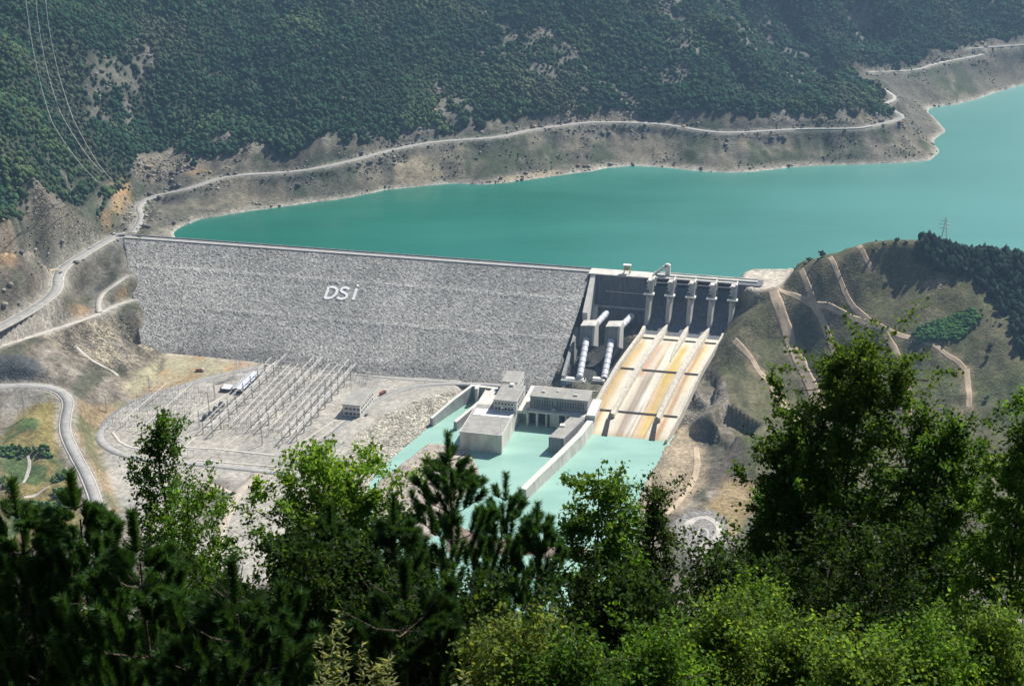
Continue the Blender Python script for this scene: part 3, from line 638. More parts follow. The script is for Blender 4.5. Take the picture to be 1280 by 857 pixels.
col_ = np.c_[(tone*1.0).ravel(), (tone*.965).ravel(), (tone*.88).ravel()]
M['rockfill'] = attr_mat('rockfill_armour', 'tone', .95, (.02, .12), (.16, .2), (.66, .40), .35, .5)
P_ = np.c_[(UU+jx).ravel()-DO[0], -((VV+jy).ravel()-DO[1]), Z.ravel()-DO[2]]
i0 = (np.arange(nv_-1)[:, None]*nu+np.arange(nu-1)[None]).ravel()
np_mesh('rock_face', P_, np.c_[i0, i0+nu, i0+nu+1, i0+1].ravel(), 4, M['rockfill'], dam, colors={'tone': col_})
m = MB(DO, True); m.loft([[(u, -7, -20), (u, -30, -20), (u, -4.5, 5.9), (u, 6, 5.9), (u, 30, -10)] for u in (-585, -1)]); m.build('embankment_core', M['concrete_grey'], dam)
m = MB(DO, True); m.box((-572, -4.2, 5.92), (0, 5.6, 6.1)); m.build('crest_road', M['asphalt'], dam)
m = MB(DO, True); m.box((-572, 5.2, 5.9), (0, 6.4, 6.9)); m.build('kerb', M['concrete_pale'], dam)
m = MB(DO, True); m.box((-566, -5.2, 3.0), (0, -4.3, 7.6)); m.build('parapet_wall', M['concrete_streaked'], dam)
# the letters DSİ, set out in white stones on the face
def stroke(m, P, w):
    P = smooth_line(P, 1.2, 2) if len(P) > 2 else resample(P, 1.2)
    P = np.asarray(P); T = np.gradient(P, axis=0); T /= np.linalg.norm(T, axis=1)[:, None]; Nn = np.c_[-T[:, 1], T[:, 0]]*w/2
    for i in range(len(P)-1):
        a, b = P[i], P[i+1]; na, nb = Nn[i], Nn[i+1]; a = a - T[i]*.25; b = b + T[i+1]*.25
        c4 = [(a+na), (b+nb), (b-nb), (a-na)]; up = .8 + .08*(i % 3)
        lo = [(p[0], p[1], face_z(p[1])-.4) for p in c4]; hi = [(p[0], p[1], face_z(p[1])+up) for p in c4]
        m.poly(lo+hi, [(0, 1, 2, 3), (4, 5, 6, 7), (0, 1, 5, 4), (1, 2, 6, 5), (2, 3, 7, 6), (3, 0, 4, 7)])
def on_face(px, py):                              # sight line met with the dam's face
    lo, hi = -90., 20.
    for _ in range(50):
        z = (lo+hi)/2; u, v = q(px, py, z)
        if z > face_z(v): hi = z
        else: lo = z
    return (u, v)
M['letter'] = mat('whitewashed_stone', (.93, .93, .92), .8)
LET = {'letter_d': [[(411,359),(406,373)], [(411,359.3),(418,359.5),(421.5,362),(420.5,367),(416,372),(411,373.6),(406,373)]],
       'letter_s': [[(436.5,361.8),(433,360),(428.5,360.3),(425.8,362.6),(427,365.2),(431,366.8),(434,368.8),(433,372.2),(429,374.2),(424.5,374),(422,372.4)]],
       'letter_i': [[(445.8,361.5),(441,375)]], 'letter_dot': [[(446.9,358.3),(447.7,356.4)]]}
for nm, strokes in LET.items():
    m = MB(DO, True)
    for st in strokes: stroke(m, [on_face(*p) for p in st], 2.7)
    m.build(nm, M['letter'], dam)
# ---------------------------------------------------------------- intake block left of the gates
M['shade_concrete'] = mat('shade_darkened_concrete', (.15, .155, .165), .8, noise=.45, nscale=.35, bump=.2, stretch=(1, 1, .08))  # streaked concrete, its base colour darkened to imitate shade on the downstream faces
IO = (33, 5, -40)
intake = dthing('intake_block', 'dark shaded concrete intake block between the rockfill face and the spillway gates', 'dam section', IO)
m = MB(IO, True)
m.loft([[(u, -6, 5.8), (u, 12, 5.8), (u, 12.5, -1), (u, 15, -20), (u, 17, -29), (u, 20, -29.2), (u, 21, -31), (u, 26, -52), (u, -6, -52)] for u in (6.5, 66)]); m.build('downstream_wall', M['shade_concrete'], intake)
m = MB(IO, True); m.box((-1.5, -6, 5.8), (66, 13.2, 7.0)); m.build('deck', M['concrete'], intake)
m = MB(IO, True); m.loft([[(u, -6, 6.9), (u, 13, 6.9), (u, 16, 3.5), (u, 62, -22), (u, 62, -37), (u, 30, -58), (u, -6, -58)] for u in (1, 6.5)]); m.build('side_wall', M['concrete_pale'], intake)
m = MB(IO, True); m.box((6.6, 16.8, -29.0), (64, 20.6, -28.1)); m.box((18, 14.2, -12.3), (64, 15.3, -11.6)); m.build('ledge', M['concrete'], intake)
m = MB(IO, True); m.loft([[(u, 22, -26), (u, 26, -26), (u, 36, -40), (u, 36, -56), (u, 22, -56)] for u in (6.6, 12)]); m.build('buttress', M['concrete'], intake)
m = MB(IO, True)
for u in np.arange(2, 66, 3.2): m.bar((u, 12.9, 7.0), (u, 12.9, 8.1), .06)
m.bar((0, 12.9, 8.1), (66, 12.9, 8.1), .07); m.build('railing', M['steel_pale'], intake)
# ---------------------------------------------------------------- gated spillway
SO = (115, 0, -40)
spill = dthing('gated_spillway', 'gated concrete spillway with five stepped piers above a stained chute running to the pool', 'spillway', SO)
PU = [69, 91.7, 114.6, 137.4, 160]
m = MB(SO, True)
prof = [(-6, -60), (-6, -22), (-2, -17.5), (2, -16.5), (8, -17.5), (16, -22), (28, -30.5), (42, -36.3), (60, -40.2), (66, -41.5), (66, -60)]
m.loft([[(u, v, z) for v, z in prof] for u in (PU[0], PU[-1])]); m.build('ogee_weir', M['shade_concrete'], spill, smooth=False)
for i, u in enumerate(PU):
    m = MB(SO, True); w = 2.4+.7
    m.loft([[(u+a, -8, 6), (u+a, 20, 6), (u+a, 24, -7), (u+a, 27, -8), (u+a, 31, -30), (u+a, 46, -40), (u+a, 46, -52), (u+a, -8, -52)] for a in (-w, w)])
    m.loft([[(u-w, 27, -9), (u+w, 27, -9), (u+w, 46, -52), (u-w, 46, -52)], [(u-.9, 30.5, -10), (u+1.7, 30.5, -10), (u+1.4, 52, -52), (u-.6, 52, -52)]])
    pier = m.build('pier', M['concrete'], spill)
    m = MB(SO, True)
    for k, (v0, v1, z) in enumerate(((14.6, 18.6, 4.4), (18.2, 22, .6), (21.6, 25, -3.0))):
        m.box((u-4.4, v0, z-.5), (u+1.8, v1, z)); m.box((u-3.6, v0+.2, z-2.9), (u-1, v1-1.4, z-.5), 1)
    m.box((u-5.8, 23.0, -7.6), (u+5.6, 30.6, -6.2))
    m.build('hoist_platform', [M['concrete_pale'], M['dark']], pier)
    m = MB(SO, True); m.box((u+2.0, 1, 6.05), (u+3.6, 20, 7.1)); m.loft([[(a, 20.2, 7.1), (a, 29.5, -6.2), (a, 25.5, -6.2), (a, 17, 7.1)] for a in (u+2.0, u+3.9)]); m.build('stair_edge', M['concrete_pale'], pier)
for i in range(4):
    u0, u1 = PU[i]+3.12, PU[i+1]-3.12
    m = MB(SO, True); n = 10
    rings = []
    for k in range(n+1):
        a = R_(-42+k*6.2); rings.append((19-15*math.cos(a), -10+15*math.sin(a)*1.0))
    pts = [[(u, v, z) for v, z in rings] + [(u, v+.4, z) for v, z in rings[::-1]] for u in (u0, u1)]; m.loft(pts, 0)
    for j in range(1, 12):
        uj = u0+(u1-u0)*j/12
        for (v, z), (v2, z2) in zip(rings[:-1], rings[1:]): m.bar((uj, v+.7, z), (uj, v2+.7, z2), .22, k=0)
    for s_ in (u0+2, u1-2): m.bar((s_, 5, -12), (s_, 19, -8), .35, k=1); m.bar((s_, 6, -3), (s_, 19, -8), .35, k=1)
    m.build('radial_gate', [M['gate'], M['steel_dark']], spill)
    m = MB(SO, True); m.box((u0, 10.8, 1.2), (u1, 12.2, 2.1)); m.build('gate_beam', M['concrete_pale'], spill)
m = MB(SO, True); m.box((PU[0], -4.5, 5.0), (184, 2.2, 6.7)); m.box((PU[0], 2.2, 6.7), (184, 2.8, 7.9)); m.build('road_bridge', M['concrete_pale'], spill)
m = MB(SO, True); m.box((PU[0], 6.4, 5.2), (PU[-1], 9.4, 6.75)); m.build('crane_beam', M['concrete_pale'], spill)
m = MB(SO, True); m.box((PU[0], -6, 6.7), (184, -5.2, 8.2)); m.build('upstream_parapet', M['concrete'], spill)
m = MB(SO, True); m.loft([[(u, -6, 6.3), (u, 12, 6.3), (u, 14, -15), (u, 17, -15.2), (u, 17, -17), (u, 21, -30), (u, -6, -30)] for u in (162.4, 190)]); m.build('right_abutment_block', M['shade_concrete'], spill)
m = MB(SO, True); m.box((162.4, 13.8, -15.2), (176, 17.4, -14.2)); m.build('ledge', M['concrete_pale'], spill)
# chute floor: one long curved slab with mineral stains
KV = [58, 71, 90, 112, 135, 170, 204, 245, 252]; KZ = [-40.0, -42.2, -45.0, -48.6, -53.0, -62.0, -71.6, -80.2, -82.5]
CL = np.interp; LFT = lambda v: np.interp(v, [58, 71, 135, 204, 250], [70.5, 68.9, 55.4, 42.8, 38.5]); RGT = lambda v: np.interp(v, [58, 71, 135, 204, 250], [152, 149.5, 137.4, 126, 117.5])
FZ = lambda v: np.interp(v, KV, KZ)
vs_ = np.linspace(56, 249, 98); us_ = np.linspace(0, 1, 60); VG, SG = np.meshgrid(vs_, us_, indexing='ij')
UG = LFT(VG)+(RGT(VG)-LFT(VG))*SG; ZG = FZ(VG)
n_ = VG.size; s1 = SG.ravel(); v1_ = VG.ravel()
fl = fbm(s1*40, v1_*.02+3, 3.0, 4, 121); fl2 = fbm(s1*40, v1_*.03, 1.1, 3, 127)
cc = np.tile(col((.60, .55, .44)), (n_, 1))
def strk(cc, s0, w, c, amt, va, vb):
    g = np.exp(-((s1-s0+fl*.018)/(w*1.3))**4)*sstep(va, va+25, v1_)*(1-sstep(vb, vb+12, v1_))*np.clip(1.0+fl2*.8, 0, 1.25)*amt
    g = np.clip(g, 0, 1); return cc*(1-g[:, None])+col(c)[None]*g[:, None]
for s0, w, c, a, va, vb in ((.035, .028, (.40, .27, .11), .95, 60, 260), (.075, .03, (.52, .38, .17), .8, 70, 260), (.30, .03, (.45, .25, .14), .9, 70, 140), (.40, .035, (.25, .21, .18), 1.0, 125, 260), (.36, .05, (.50, .40, .30), .5, 60, 260),
        (.62, .035, (.52, .37, .11), .95, 70, 230), (.66, .04, (.56, .40, .13), .9, 100, 260), (.585, .03, (.60, .42, .30), .6, 150, 260), (.855, .03, (.40, .24, .12), .95, 62, 260), (.80, .03, (.50, .38, .25), .6, 120, 260), (.90, .02, (.62, .45, .2), .6, 60, 160), (.21, .03, (.70, .62, .42), .6, 60, 200)):
    cc = strk(cc, s0, w, c, a, va, vb)
rs = np.random.default_rng(5)
for _ in range(34):
    va = rs.uniform(55, 200); cc = strk(cc, rs.uniform(.01, .99), rs.uniform(.003, .010), [(.30, .22, .15), (.22, .19, .17), (.48, .33, .16), (.80, .77, .70), (.42, .35, .28)][rs.integers(0, 5)], rs.uniform(.35, .8), va, va+rs.uniform(30, 150))
cc *= (1+.14*fl2+.08*fl)[:, None]; g = sstep(232, 245, v1_)*.5; cc = cc*(1-g[:, None])+col((.34, .24, .14))*g[:, None]
cc = np.clip(cc*1.24, 0, .88)
M['chute'] = attr_mat('stained_chute_concrete', 'tone', .85, (.05, .08), (.6, .16), None, .1, .3)
a_ = np.c_[UG.ravel()-SO[0], -(VG.ravel()-SO[1]), ZG.ravel()-SO[2]]; nn = 60; i0 = (np.arange(97)[:, None]*nn+np.arange(nn-1)[None]).ravel()
np_mesh('chute_floor', a_, np.c_[i0, i0+nn, i0+nn+1, i0+1].ravel(), 4, M['chute'], spill, colors={'tone': cc})
M['chute_wall'] = mat('chute_wall_concrete', (.64, .59, .50), .9, noise=.22, nscale=.25, bump=.1, col2=(.68, .62, .50))
def wall_line(name, vlist, ufn, wfn, hfn, parent, m_, o=SO, zfn=FZ, round_top=False, material=None):
    m = MB(o, True); rings = []
    for v in vlist:
        u, w, h, z = ufn(v), wfn(v), hfn(v), zfn(v); t_ = .35
        rings.append([(u-w/2, v, z-3), (u-w*t_, v, z+h), (u+w*t_, v, z+h), (u+w/2, v, z-3)])
    m.loft(rings); return m.build(name, m_, parent)
IV = lambda xs_, ys_: (lambda v: float(np.interp(v, xs_, ys_)))
wall_line('training_wall', [52, 60, 71, 90, 112, 135, 170, 204, 240, 252], lambda v: LFT(v)-2.6, IV([52, 252], [4.5, 6]), IV([52, 240], [4.5, 5.5]), spill, M['chute_wall'])
wall_line('training_wall', [52, 60, 71, 90, 112, 135, 170, 204, 240, 250], lambda v: RGT(v)+1.3, IV([52, 252], [2.5, 2.2]), IV([52, 120, 250], [3.5, 4.0, 6.5]), spill, M['chute_wall'])
wall_line('dividing_wall', [47, 52, 60, 71, 90, 112, 135, 170, 204, 215], IV([47, 71, 135, 204, 235], [92.3, 87.2, 74.2, 61.4, 57.8]), IV([47, 52, 71, 135, 170, 204, 235], [2, 5, 9, 8.2, 7, 6.4, 5.5]), IV([47, 52, 60, 120, 204, 235], [6, 5.5, 4.6, 3.6, 4.4, 5.0]), spill, M['chute_wall'])
wall_line('dividing_wall', [47, 52, 60, 71, 85, 100, 115], IV([47, 71, 115], [115, 111.3, 104.8]), IV([47, 52, 71, 100, 115], [2, 5, 7.4, 4, 1]), IV([47, 52, 60, 95, 115], [6, 5.5, 4.6, 3.2, 1.0]), spill, M['chute_wall'])
wall_line('dividing_wall', [47, 52, 60, 71, 90, 112, 135, 170, 204, 215], IV([47, 71, 135, 204, 235], [138, 131.8, 118.4, 106.8, 104.0]), IV([47, 52, 71, 135, 170, 204, 235], [2, 5, 9, 8, 7, 6.4, 5.5]), IV([47, 52, 60, 120, 204, 235], [6, 5.5, 4.6, 3.6, 4.4, 5.0]), spill, M['chute_wall'])
def joint(v, lst):
  for a, b in lst:
    m = MB(SO, True); m.loft([[(a, v-1.4, FZ(v-1.4)+.05), (a, v+1.4, FZ(v+1.4)+.05), (a, v+1.4, FZ(v+1.4)+.5), (a, v-1.4, FZ(v-1.4)+.5)], [(b, v-1.4, FZ(v-1.4)+.05), (b, v+1.4, FZ(v+1.4)+.05), (b, v+1.4, FZ(v+1.4)+.5), (b, v-1.4, FZ(v-1.4)+.5)]])
    m.build('aeration_slot', M['joint'], spill)
for v0, vf in ((57.8, 0), (104.6, 1)):
    m = MB(SO, True); m.loft([[(v0-.6, 214, FZ(214)+.2), (v0+.9, 214, FZ(214)+.2), (v0+.9, 214, FZ(214)+5.2), (v0-.6, 214, FZ(214)+5.2)], [(v0-3.0, 246, -82), (v0+2.6, 246, -82), (v0+2.6, 246, -79.3), (v0-3.0, 246, -79.3)]]); m.build('shade_wedge', M['joint'], spill)  # near-black wedge imitating the divider's shaded end face and its cast shadow
joint(71, [(68.9, 82.9), (91.6, 107.8), (114.9, 127.5), (136.2, 149.5)]); joint(135, [(55.4, 70.3), (78.2, 114.6), (122.3, 137.4)]); joint(204, [(42.8, 58.3), (64.5, 103.8), (110, 126)])
# ---------------------------------------------------------------- cranes on the deck
def gantry_crane(o):
    t = dthing('gantry_crane', 'small olive gantry crane with a white cab top standing on the intake deck', 'crane', o)
    m = MB(o, True); x, y, z = o
    for su in (-3.2, 3.2):
        for sv in (-2.5, 2.5):
            g = MB(o, True); g.bar((x+su*1.1, y+sv*1.2, z), (x+su*.8, y+sv*.7, z+8.5), .45); g.build('leg', M['yellow'], t)
    m.box((x-3.6, y-2.6, z+8), (x+3.6, y+2.6, z+9)); m.bar((x-3.2, y+2.9, z+.6), (x+2.8, y+1.9, z+8), .25); m.bar((x+3.2, y+2.9, z+.6), (x-2.8, y+1.9, z+8), .25); m.box((x-2.6, y-1.2, z+4), (x+2.4, y+1.5, z+7.8)); m.build('frame', M['yellow'], t)
    m = MB(o, True); m.box((x-4.4, y-3, z+9), (x+4.4, y+2.6, z+10.2)); m.build('machine_house', M['white'], t)
gantry_crane((40.3, 4, 7.0))
o = (80, 0, 6.7); t = dthing('hoist_frame', 'tall white triangular hoist frame with rounded head standing on the spillway deck', 'crane', o)
m = MB(o, True); m.loft([[(83.0, -2.5, 6.7), (88.2, -2.5, 6.7), (88.2, 1.5, 6.7), (83.0, 1.5, 6.7)], [(82.6, -2.5, 17), (87.8, -2.5, 17), (87.8, 1.5, 17), (82.6, 1.5, 17)]])
m.build('mast', M['white'], t)
m = MB(o, True); m.loft([[(68.5, -1.8, 6.7), (72.5, -1.8, 6.7), (72.5, .8, 6.7), (68.5, .8, 6.7)], [(80.2, -1.8, 17.5), (83.4, -1.8, 15.6), (83.4, .8, 15.6), (80.2, .8, 17.5)]]); m.build('inclined_strut', M['white'], t)
m = MB(o, True); m.loft([[(84.6+3.4*math.cos(a), v, 17.6+2.6*math.sin(a)) for a in np.linspace(0, 2*math.pi, 15)[:-1]] for v in (-2.6, 1.6)]); m.build('sheave_head', M['white'], t)
m = MB(o, True); m.bar((82.6, 1.62, 17.6), (82.6, 1.9, 17.6), 1.0, 10); m.build('sheave_opening', M['dark'], t)
m = MB(o, True); m.bar((74, -1, 8.4), (83.6, -1, 8.4), .5); m.build('tie_beam', M['white'], t)
# ---------------------------------------------------------------- penstocks
for (o, top, low, blk, nm, thr) in (((12, 90, -60), (at_v(758.5, 391, 37), at_v(744, 407, 66)), (at_v(733, 424, 92), at_v(724.5, 471, 143)), ((725.5, 741.5, 407.5, 427), 86), 'first penstock from the rockfill, white steel pipe with a grey anchor block', (707, 729)),
                         ((38, 90, -60), (at_v(789.5, 395, 37), at_v(775.5, 409, 66)), (at_v(764, 426, 92), at_v(755, 473, 143)), ((757, 773, 408.5, 429), 86), 'second penstock, white steel pipe beside the chute wall with a grey anchor block', (741, 753.5))):
    t = dthing('penstock', nm, 'penstock', o, 'penstocks below the intake'); R0 = 3.5
    for nm_, (a, b), kk in (('upper_pipe', top, 4), ('lower_pipe', low, 7)):
        a, b = Vector(a), Vector(b); m = MB(o, True); m.bar(a, b, R0, 22); m.build(nm_, M['penstock'], t)
        for k in range(kk):
            m = MB(o, True); p = a.lerp(b, (k+.5)/kk); d = (b-a).normalized(); m.bar(p-d*.25, p+d*.25, R0+.2, 22); m.build('stiffener_ring', M['steel_dark'] if nm_ == 'lower_pipe' else M['steel'], t)
    (x0, x1, y0, y1), v = blk; f = [at_v(x0, y0, v), at_v(x1, y0, v+1), at_v(x1-2, y1, v+6), at_v(x0-2, y1, v+5)]; c = (f[1][0]-f[0][0])
    bk = [(f[0][0]+1.5, v-13, f[0][2]+1.5), (f[1][0]+1.5, v-13, f[1][2]+1.5), (f[1][0]+1.5, v-13, -56), (f[0][0]+1.5, v-13, -56)]
    fr = [f[0], f[1], (f[2][0], f[2][1], f[2][2]-4), (f[3][0], f[3][1], f[3][2]-4)]
    m = MB(o, True); m.loft([bk, fr]); m.build('anchor_block', M['concrete_grey'], t)
    m = MB(o, True); m.loft([[(p[0]+e, p[1], p[2]+.9*(e > 1.5 or True)) for p, e in ((bk[1], 0), (bk[1], 2.2))]+[(bk[2][0]+2.2, bk[2][1], -56), (bk[2][0], bk[2][1], -56)], [(fr[1][0], fr[1][1]+.5, fr[1][2]+.9), (fr[1][0]+2.2, fr[1][1]+.5, fr[1][2]+.9), (fr[2][0]+2.2, fr[2][1]+.5, fr[2][2]), (fr[2][0], fr[2][1]+.5, fr[2][2])]]); m.build('wing_wall', M['concrete_pale'], t)
    m = MB(o, True); m.loft([[(p[0], p[1], p[2]+.1) for p in (bk[0], bk[1])]+[(bk[1][0], bk[1][1], bk[1][2]+.8), (bk[0][0], bk[0][1], bk[0][2]+.8)], [(f[0][0], f[0][1]+.3, f[0][2]+.1), (f[1][0], f[1][1]+.3, f[1][2]+.1), (f[1][0], f[1][1]+.3, f[1][2]+.8), (f[0][0], f[0][1]+.3, f[0][2]+.8)]]); m.build('top_slab', M['concrete'], t)
    g0, g1 = at_v(thr[0], 474, 147), at_v(thr[1], 475, 147)
    m = MB(o, True); m.box((g0[0], 142, -70), (g1[0], 150, g0[2])); m.build('thrust_block', M['concrete_grey'], t); m = MB(o, True); m.box((g0[0]-.4, 141, g0[2]), (g1[0]+1.6, 147, g0[2]+1.1)); m.box((g1[0], 141, -70), (g1[0]+2, 151, g0[2]+1.1)); m.build('cap_slab', M['concrete_pale'], t)
m = MB((-4, 110, -60), True); t = dthing('pit_wall', 'dark retaining wall on the rockfill side of the penstock trench', 'retaining wall', (-4, 110, -60)); m.loft([[(-6, 64, -72), (-3, 64, -72), (-3, 64, -40), (-6, 64, -38)], [(-6, 142, -72), (-3, 142, -72), (-3, 142, -64.5), (-6, 142, -64)]]); m.build('wall_body', M['concrete_grey'], t)
# ---------------------------------------------------------------- powerhouse
PO = (0, 220, -64)
ph = dthing('powerhouse', 'long low grey powerhouse hall with a row of tall windows above dark draft tube openings', 'powerhouse', PO)
m = MB(PO, True); m.box((-20, 208, -86), (38, 232, -51)); m.build('wall', M['concrete_grey'], ph)
m = MB(PO, True); m.box((-20.6, 207.4, -51), (38.6, 232.8, -50.2)); m.build('roof', M['roof_grey'], ph)
def window(parent, o, a, b, frame=True, thick=.25, axis='v'):
    m = MB(o, True)
    if axis == 'v': m.box((a[0], a[1], a[2]), (b[0], a[1]+thick, b[2]))
    else: m.box((a[0], a[1], a[2]), (a[0]+thick, b[1], b[2]))
    return m.build('window', M['window'], parent)
for k in range(20):
    u = -16+k*2.6
    if 2.5 < u < 7: continue
    window(ph, PO, (u, 232, -60.4), (u+1.15, 232, -54))
m = MB(PO, True); m.box((-22, 232.05, -65.2), (38, 240.2, -64)); m.box((-22, 239.9, -64), (20, 240.3, -63.1)); m.box((-31, 176, -67), (-20.6, 240.2, -64)); m.box((38, 200, -67), (47, 240, -62)); m.build('tailrace_deck', M['concrete_pale'], ph)
m = MB(PO, True)
for u in (-21, -11.5, -2, 10, 18): m.box((u-1.1, 232.2, -86), (u+.9, 239.6, -65.2))
m.build('draft_tube_pier', M['concrete'], ph)
m = MB(PO, True); m.box((1.5, 233, -79), (9.3, 239.2, -65.2)); m.build('stop_log', M['concrete'], ph)
m = MB(PO, True); m.box((-21, 232.1, -80), (36, 232.6, -65.3)); m.build('draft_tube_opening', M['dark'], ph)
m = MB(PO, True); m.box((1.8, 234, -64), (7.4, 238, -61.8)); m.box((3, 235, -61.8), (6.2, 237, -60.4)); m.build('gate_hoist', M['steel'], ph)
BO = (-50, 280, -70)
bx_ = dthing('service_bay', 'large flat-roofed concrete block with a blank dark front standing in the tailwater', 'building', BO)
m = MB(BO, True); m.box((-72, 205, -88), (-31, 308, -61.2)); m.build('wall', M['concrete'], bx_)
m = MB(BO, True); m.box((-71.9, 241, -61.2), (-31.4, 307.6, -60.5)); m.build('roof', M['roof_grey'], bx_)
m = MB(BO, True); m.box((-72.2, 307.5, -61.2), (-31, 308.3, -60.1)); m.box((-31.5, 205, -61.2), (-30.8, 308.3, -60.1)); m.box((-72.4, 205, -61.2), (-71.8, 308.3, -60.1)); m.build('parapet', M['concrete_pale'], bx_)
m = MB(BO, True); m.box((-70, 252, -60.5), (-32, 268, -60.2)); m.build('pale_apron', M['white'], bx_)
def block(name, label, cat, u0, u1, v0, v1, z0, z1, wallm, roofm, wins=(), side=(), door=None):
    o = ((u0+u1)/2, (v0+v1)/2, z0); t = dthing(name, label, cat, o)
    m = MB(o, True); m.box((u0, v0, z0), (u1, v1, z1-.5)); m.build('wall', M[wallm], t)
    m = MB(o, True); m.box((u0-.5, v0-.5, z1-.5), (u1+.5, v1+.5, z1)); m.build('roof', M[roofm], t)
    m = MB(o, True); m.box((u0-.5, v1+.1, z1), (u1+.5, v1+.5, z1+.5)); m.box((u1+.1, v0-.5, z1), (u1+.5, v1+.5, z1+.5)); m.build('parapet', M['concrete_pale'], t)
    for (u, z, w, h) in wins: window(t, o, (u, v1, z), (u+w, v1, z+h))
    for (v, z, w, h) in side: window(t, o, (u1, v, z), (u1, v+w, z+h), axis='u')
    return t
t = block('office_block', 'two-storey pale office block standing on the big block beside the powerhouse hall', 'building', -52, -29, 214, 254, -60.5, -48.5, 'concrete_pale', 'roof_grey',
      [(-50.5+k*3.3, z, 1.5, 2.0) for k in range(6) for z in (-53, )] + [(-50.5+k*3.3, -58.6, 1.9, 2.6) for k in range(6)], [(220+k*6, -53, 2.4, 2.2) for k in range(5)] + [(220+k*6, -58, 2.4, 2.2) for k in range(5)])
m = MB((-40.5, 234, -60.5), True); m.box((-44, 214, -48.5), (-40, 219, -46.2)); m.build('rooftop_unit', M['white'], t)
t = block('annex', 'narrow tall annex with a bright side wall at the foot of the rockfill', 'building', -56, -39, 176, 205, -66.5, -49.5, 'concrete_pale', 'roof_grey', [(-53, -58, 1.6, 2), (-48, -58, 1.6, 2)], [(180+k*8, -57, 2.5, 1.6) for k in range(3)])
for (u, v, a, b, h) in ((-10, 220, 3, 2, 1.6), (4, 216, 2, 2, 1.2), (22, 222, 4, 2, 1.4)):
    m = MB(PO, True); m.box((u, v, -50.2), (u+a, v+b, -50.2+h)); m.build('roof_vent', M['concrete_pale'], ph)
for k, (u, v) in enumerate(((-60, 262), (-42, 262), (-66, 300), (-34, 300))):
    m = MB((u, v, -60.5), True); m.bar((u, v, -60.5), (u, v, -53), .16, 4); t = dthing('lamp_post', ('lamp post on the pale apron, rockfill side', 'lamp post on the pale apron, tailrace side', 'lamp post at the outer front corner of the big block', 'lamp post at the tailrace front corner of the big block')[k], 'lamp post', (u, v, -60.5)); m.build('pole', M['steel'], t); m = MB((u, v, -60.5), True); m.box((u-.3, v-.3, -53), (u+1.6, v+.3, -52.7)); m.build('lamp_head', M['steel_pale'], t)
# tailrace walls, sluice channels
def wallthing(name, label, pts, w, ztop, zbot, m_='concrete', group=None, cat='wall', capn='coping'):
    P = [np.array(p[:2], float) for p in pts]; o = (float(P[0][0]), float(P[0][1]), zbot); t = dthing(name, label, cat, o, group)
    zt = ztop if isinstance(ztop, (list, tuple)) else [ztop]*len(P)
    m = MB(o, True); c = MB(o, True); ringsm = []; ringsc = []
    for i, p in enumerate(P):
        d = P[min(i+1, len(P)-1)]-P[max(i-1, 0)]; d /= np.linalg.norm(d); n_ = np.array([-d[1], d[0]])*w/2
        a, b = p+n_, p-n_; a2, b2 = p+n_*1.5, p-n_*1.5
        ringsm.append([(a2[0], a2[1], zbot), (b2[0], b2[1], zbot), (b[0], b[1], zt[i]-.5), (a[0], a[1], zt[i]-.5)])
        a, b = p+n_*1.06, p-n_*1.06; ringsc.append([(a[0], a[1], zt[i]-.5), (b[0], b[1], zt[i]-.5), (b[0], b[1], zt[i]), (a[0], a[1], zt[i])])
    m.loft(ringsm); m.build('wall_body', M[m_], t); c.loft(ringsc); c.build(capn, M['concrete_pale'], t); return t
dv = [q(741, 523, -68), q(725, 543, -68), q(700, 567, -68.5), q(668, 597, -69), q(654, 611, -69.5)]
wallthing('divider_wall', 'long pale wall dividing the tailrace from the spillway plunge pool', dv, 5.5, [-66, -67, -68, -68.8, -69.3], -88)
RO = (22, 265, -70); t = dthing('retaining_block', 'flat-topped concrete block with a shaded end between the powerhouse and the divider wall', 'retaining wall', RO)
rb_ = [(23, 240.4), (38, 240.4), (26, 293), (11.5, 293)]
m = MB(RO, True); m.loft([[(a, b, z) for a, b in rb_] for z in (-88, -64.9)]); m.build('wall', M['concrete_streaked'], t); m = MB(RO, True); m.loft([[(a, b, z) for a, b in rb_] for z in (-64.9, -64.2)]); m.build('roof', M['roof_grey'], t)
m = MB(RO, True); m.box((17, 262, -64.2), (22, 268, -63)); m.build('hatch', M['concrete_pale'], t)
w1 = [q(539, 521, -70), q(565, 500, -67), q(589, 482, -64)]; w2 = [q(569, 526, -70), q(600, 501, -67), q(618, 485, -64)]
wallthing('channel_wall', 'outer sluice channel wall next to the stone riprap', w1, 3, [-71, -67, -64], -88, 'concrete_grey', 'sluice channel walls')
wallthing('channel_wall', 'middle sluice channel wall between the two outlet bays', w2, 3.4, [-70.5, -67, -64], -88, 'concrete_grey', 'sluice channel walls')
hw = [q(588, 481, -64), q(640, 487, -64)]
wallthing('sluice_headwall', 'shaded headwall closing the upstream end of the sluice channels', hw, 4, -64, -88, 'concrete_streaked')
m = q(598, 483, -64); o = (m[0], m[1], -88); t = dthing('gate_pier', 'slender pale pier in front of the sluice headwall', 'pier', o); g = MB(o, True); g.box((m[0]-1.4, m[1]-1, -88), (m[0]+1.4, m[1]+9, -63)); g.build('pier_shaft', M['concrete_pale'], t); g = MB(o, True); g.box((m[0]-1.9, m[1]-1.5, -63), (m[0]+1.9, m[1]+9.5, -62.4)); g.build('pier_cap', M['concrete_pale'], t)
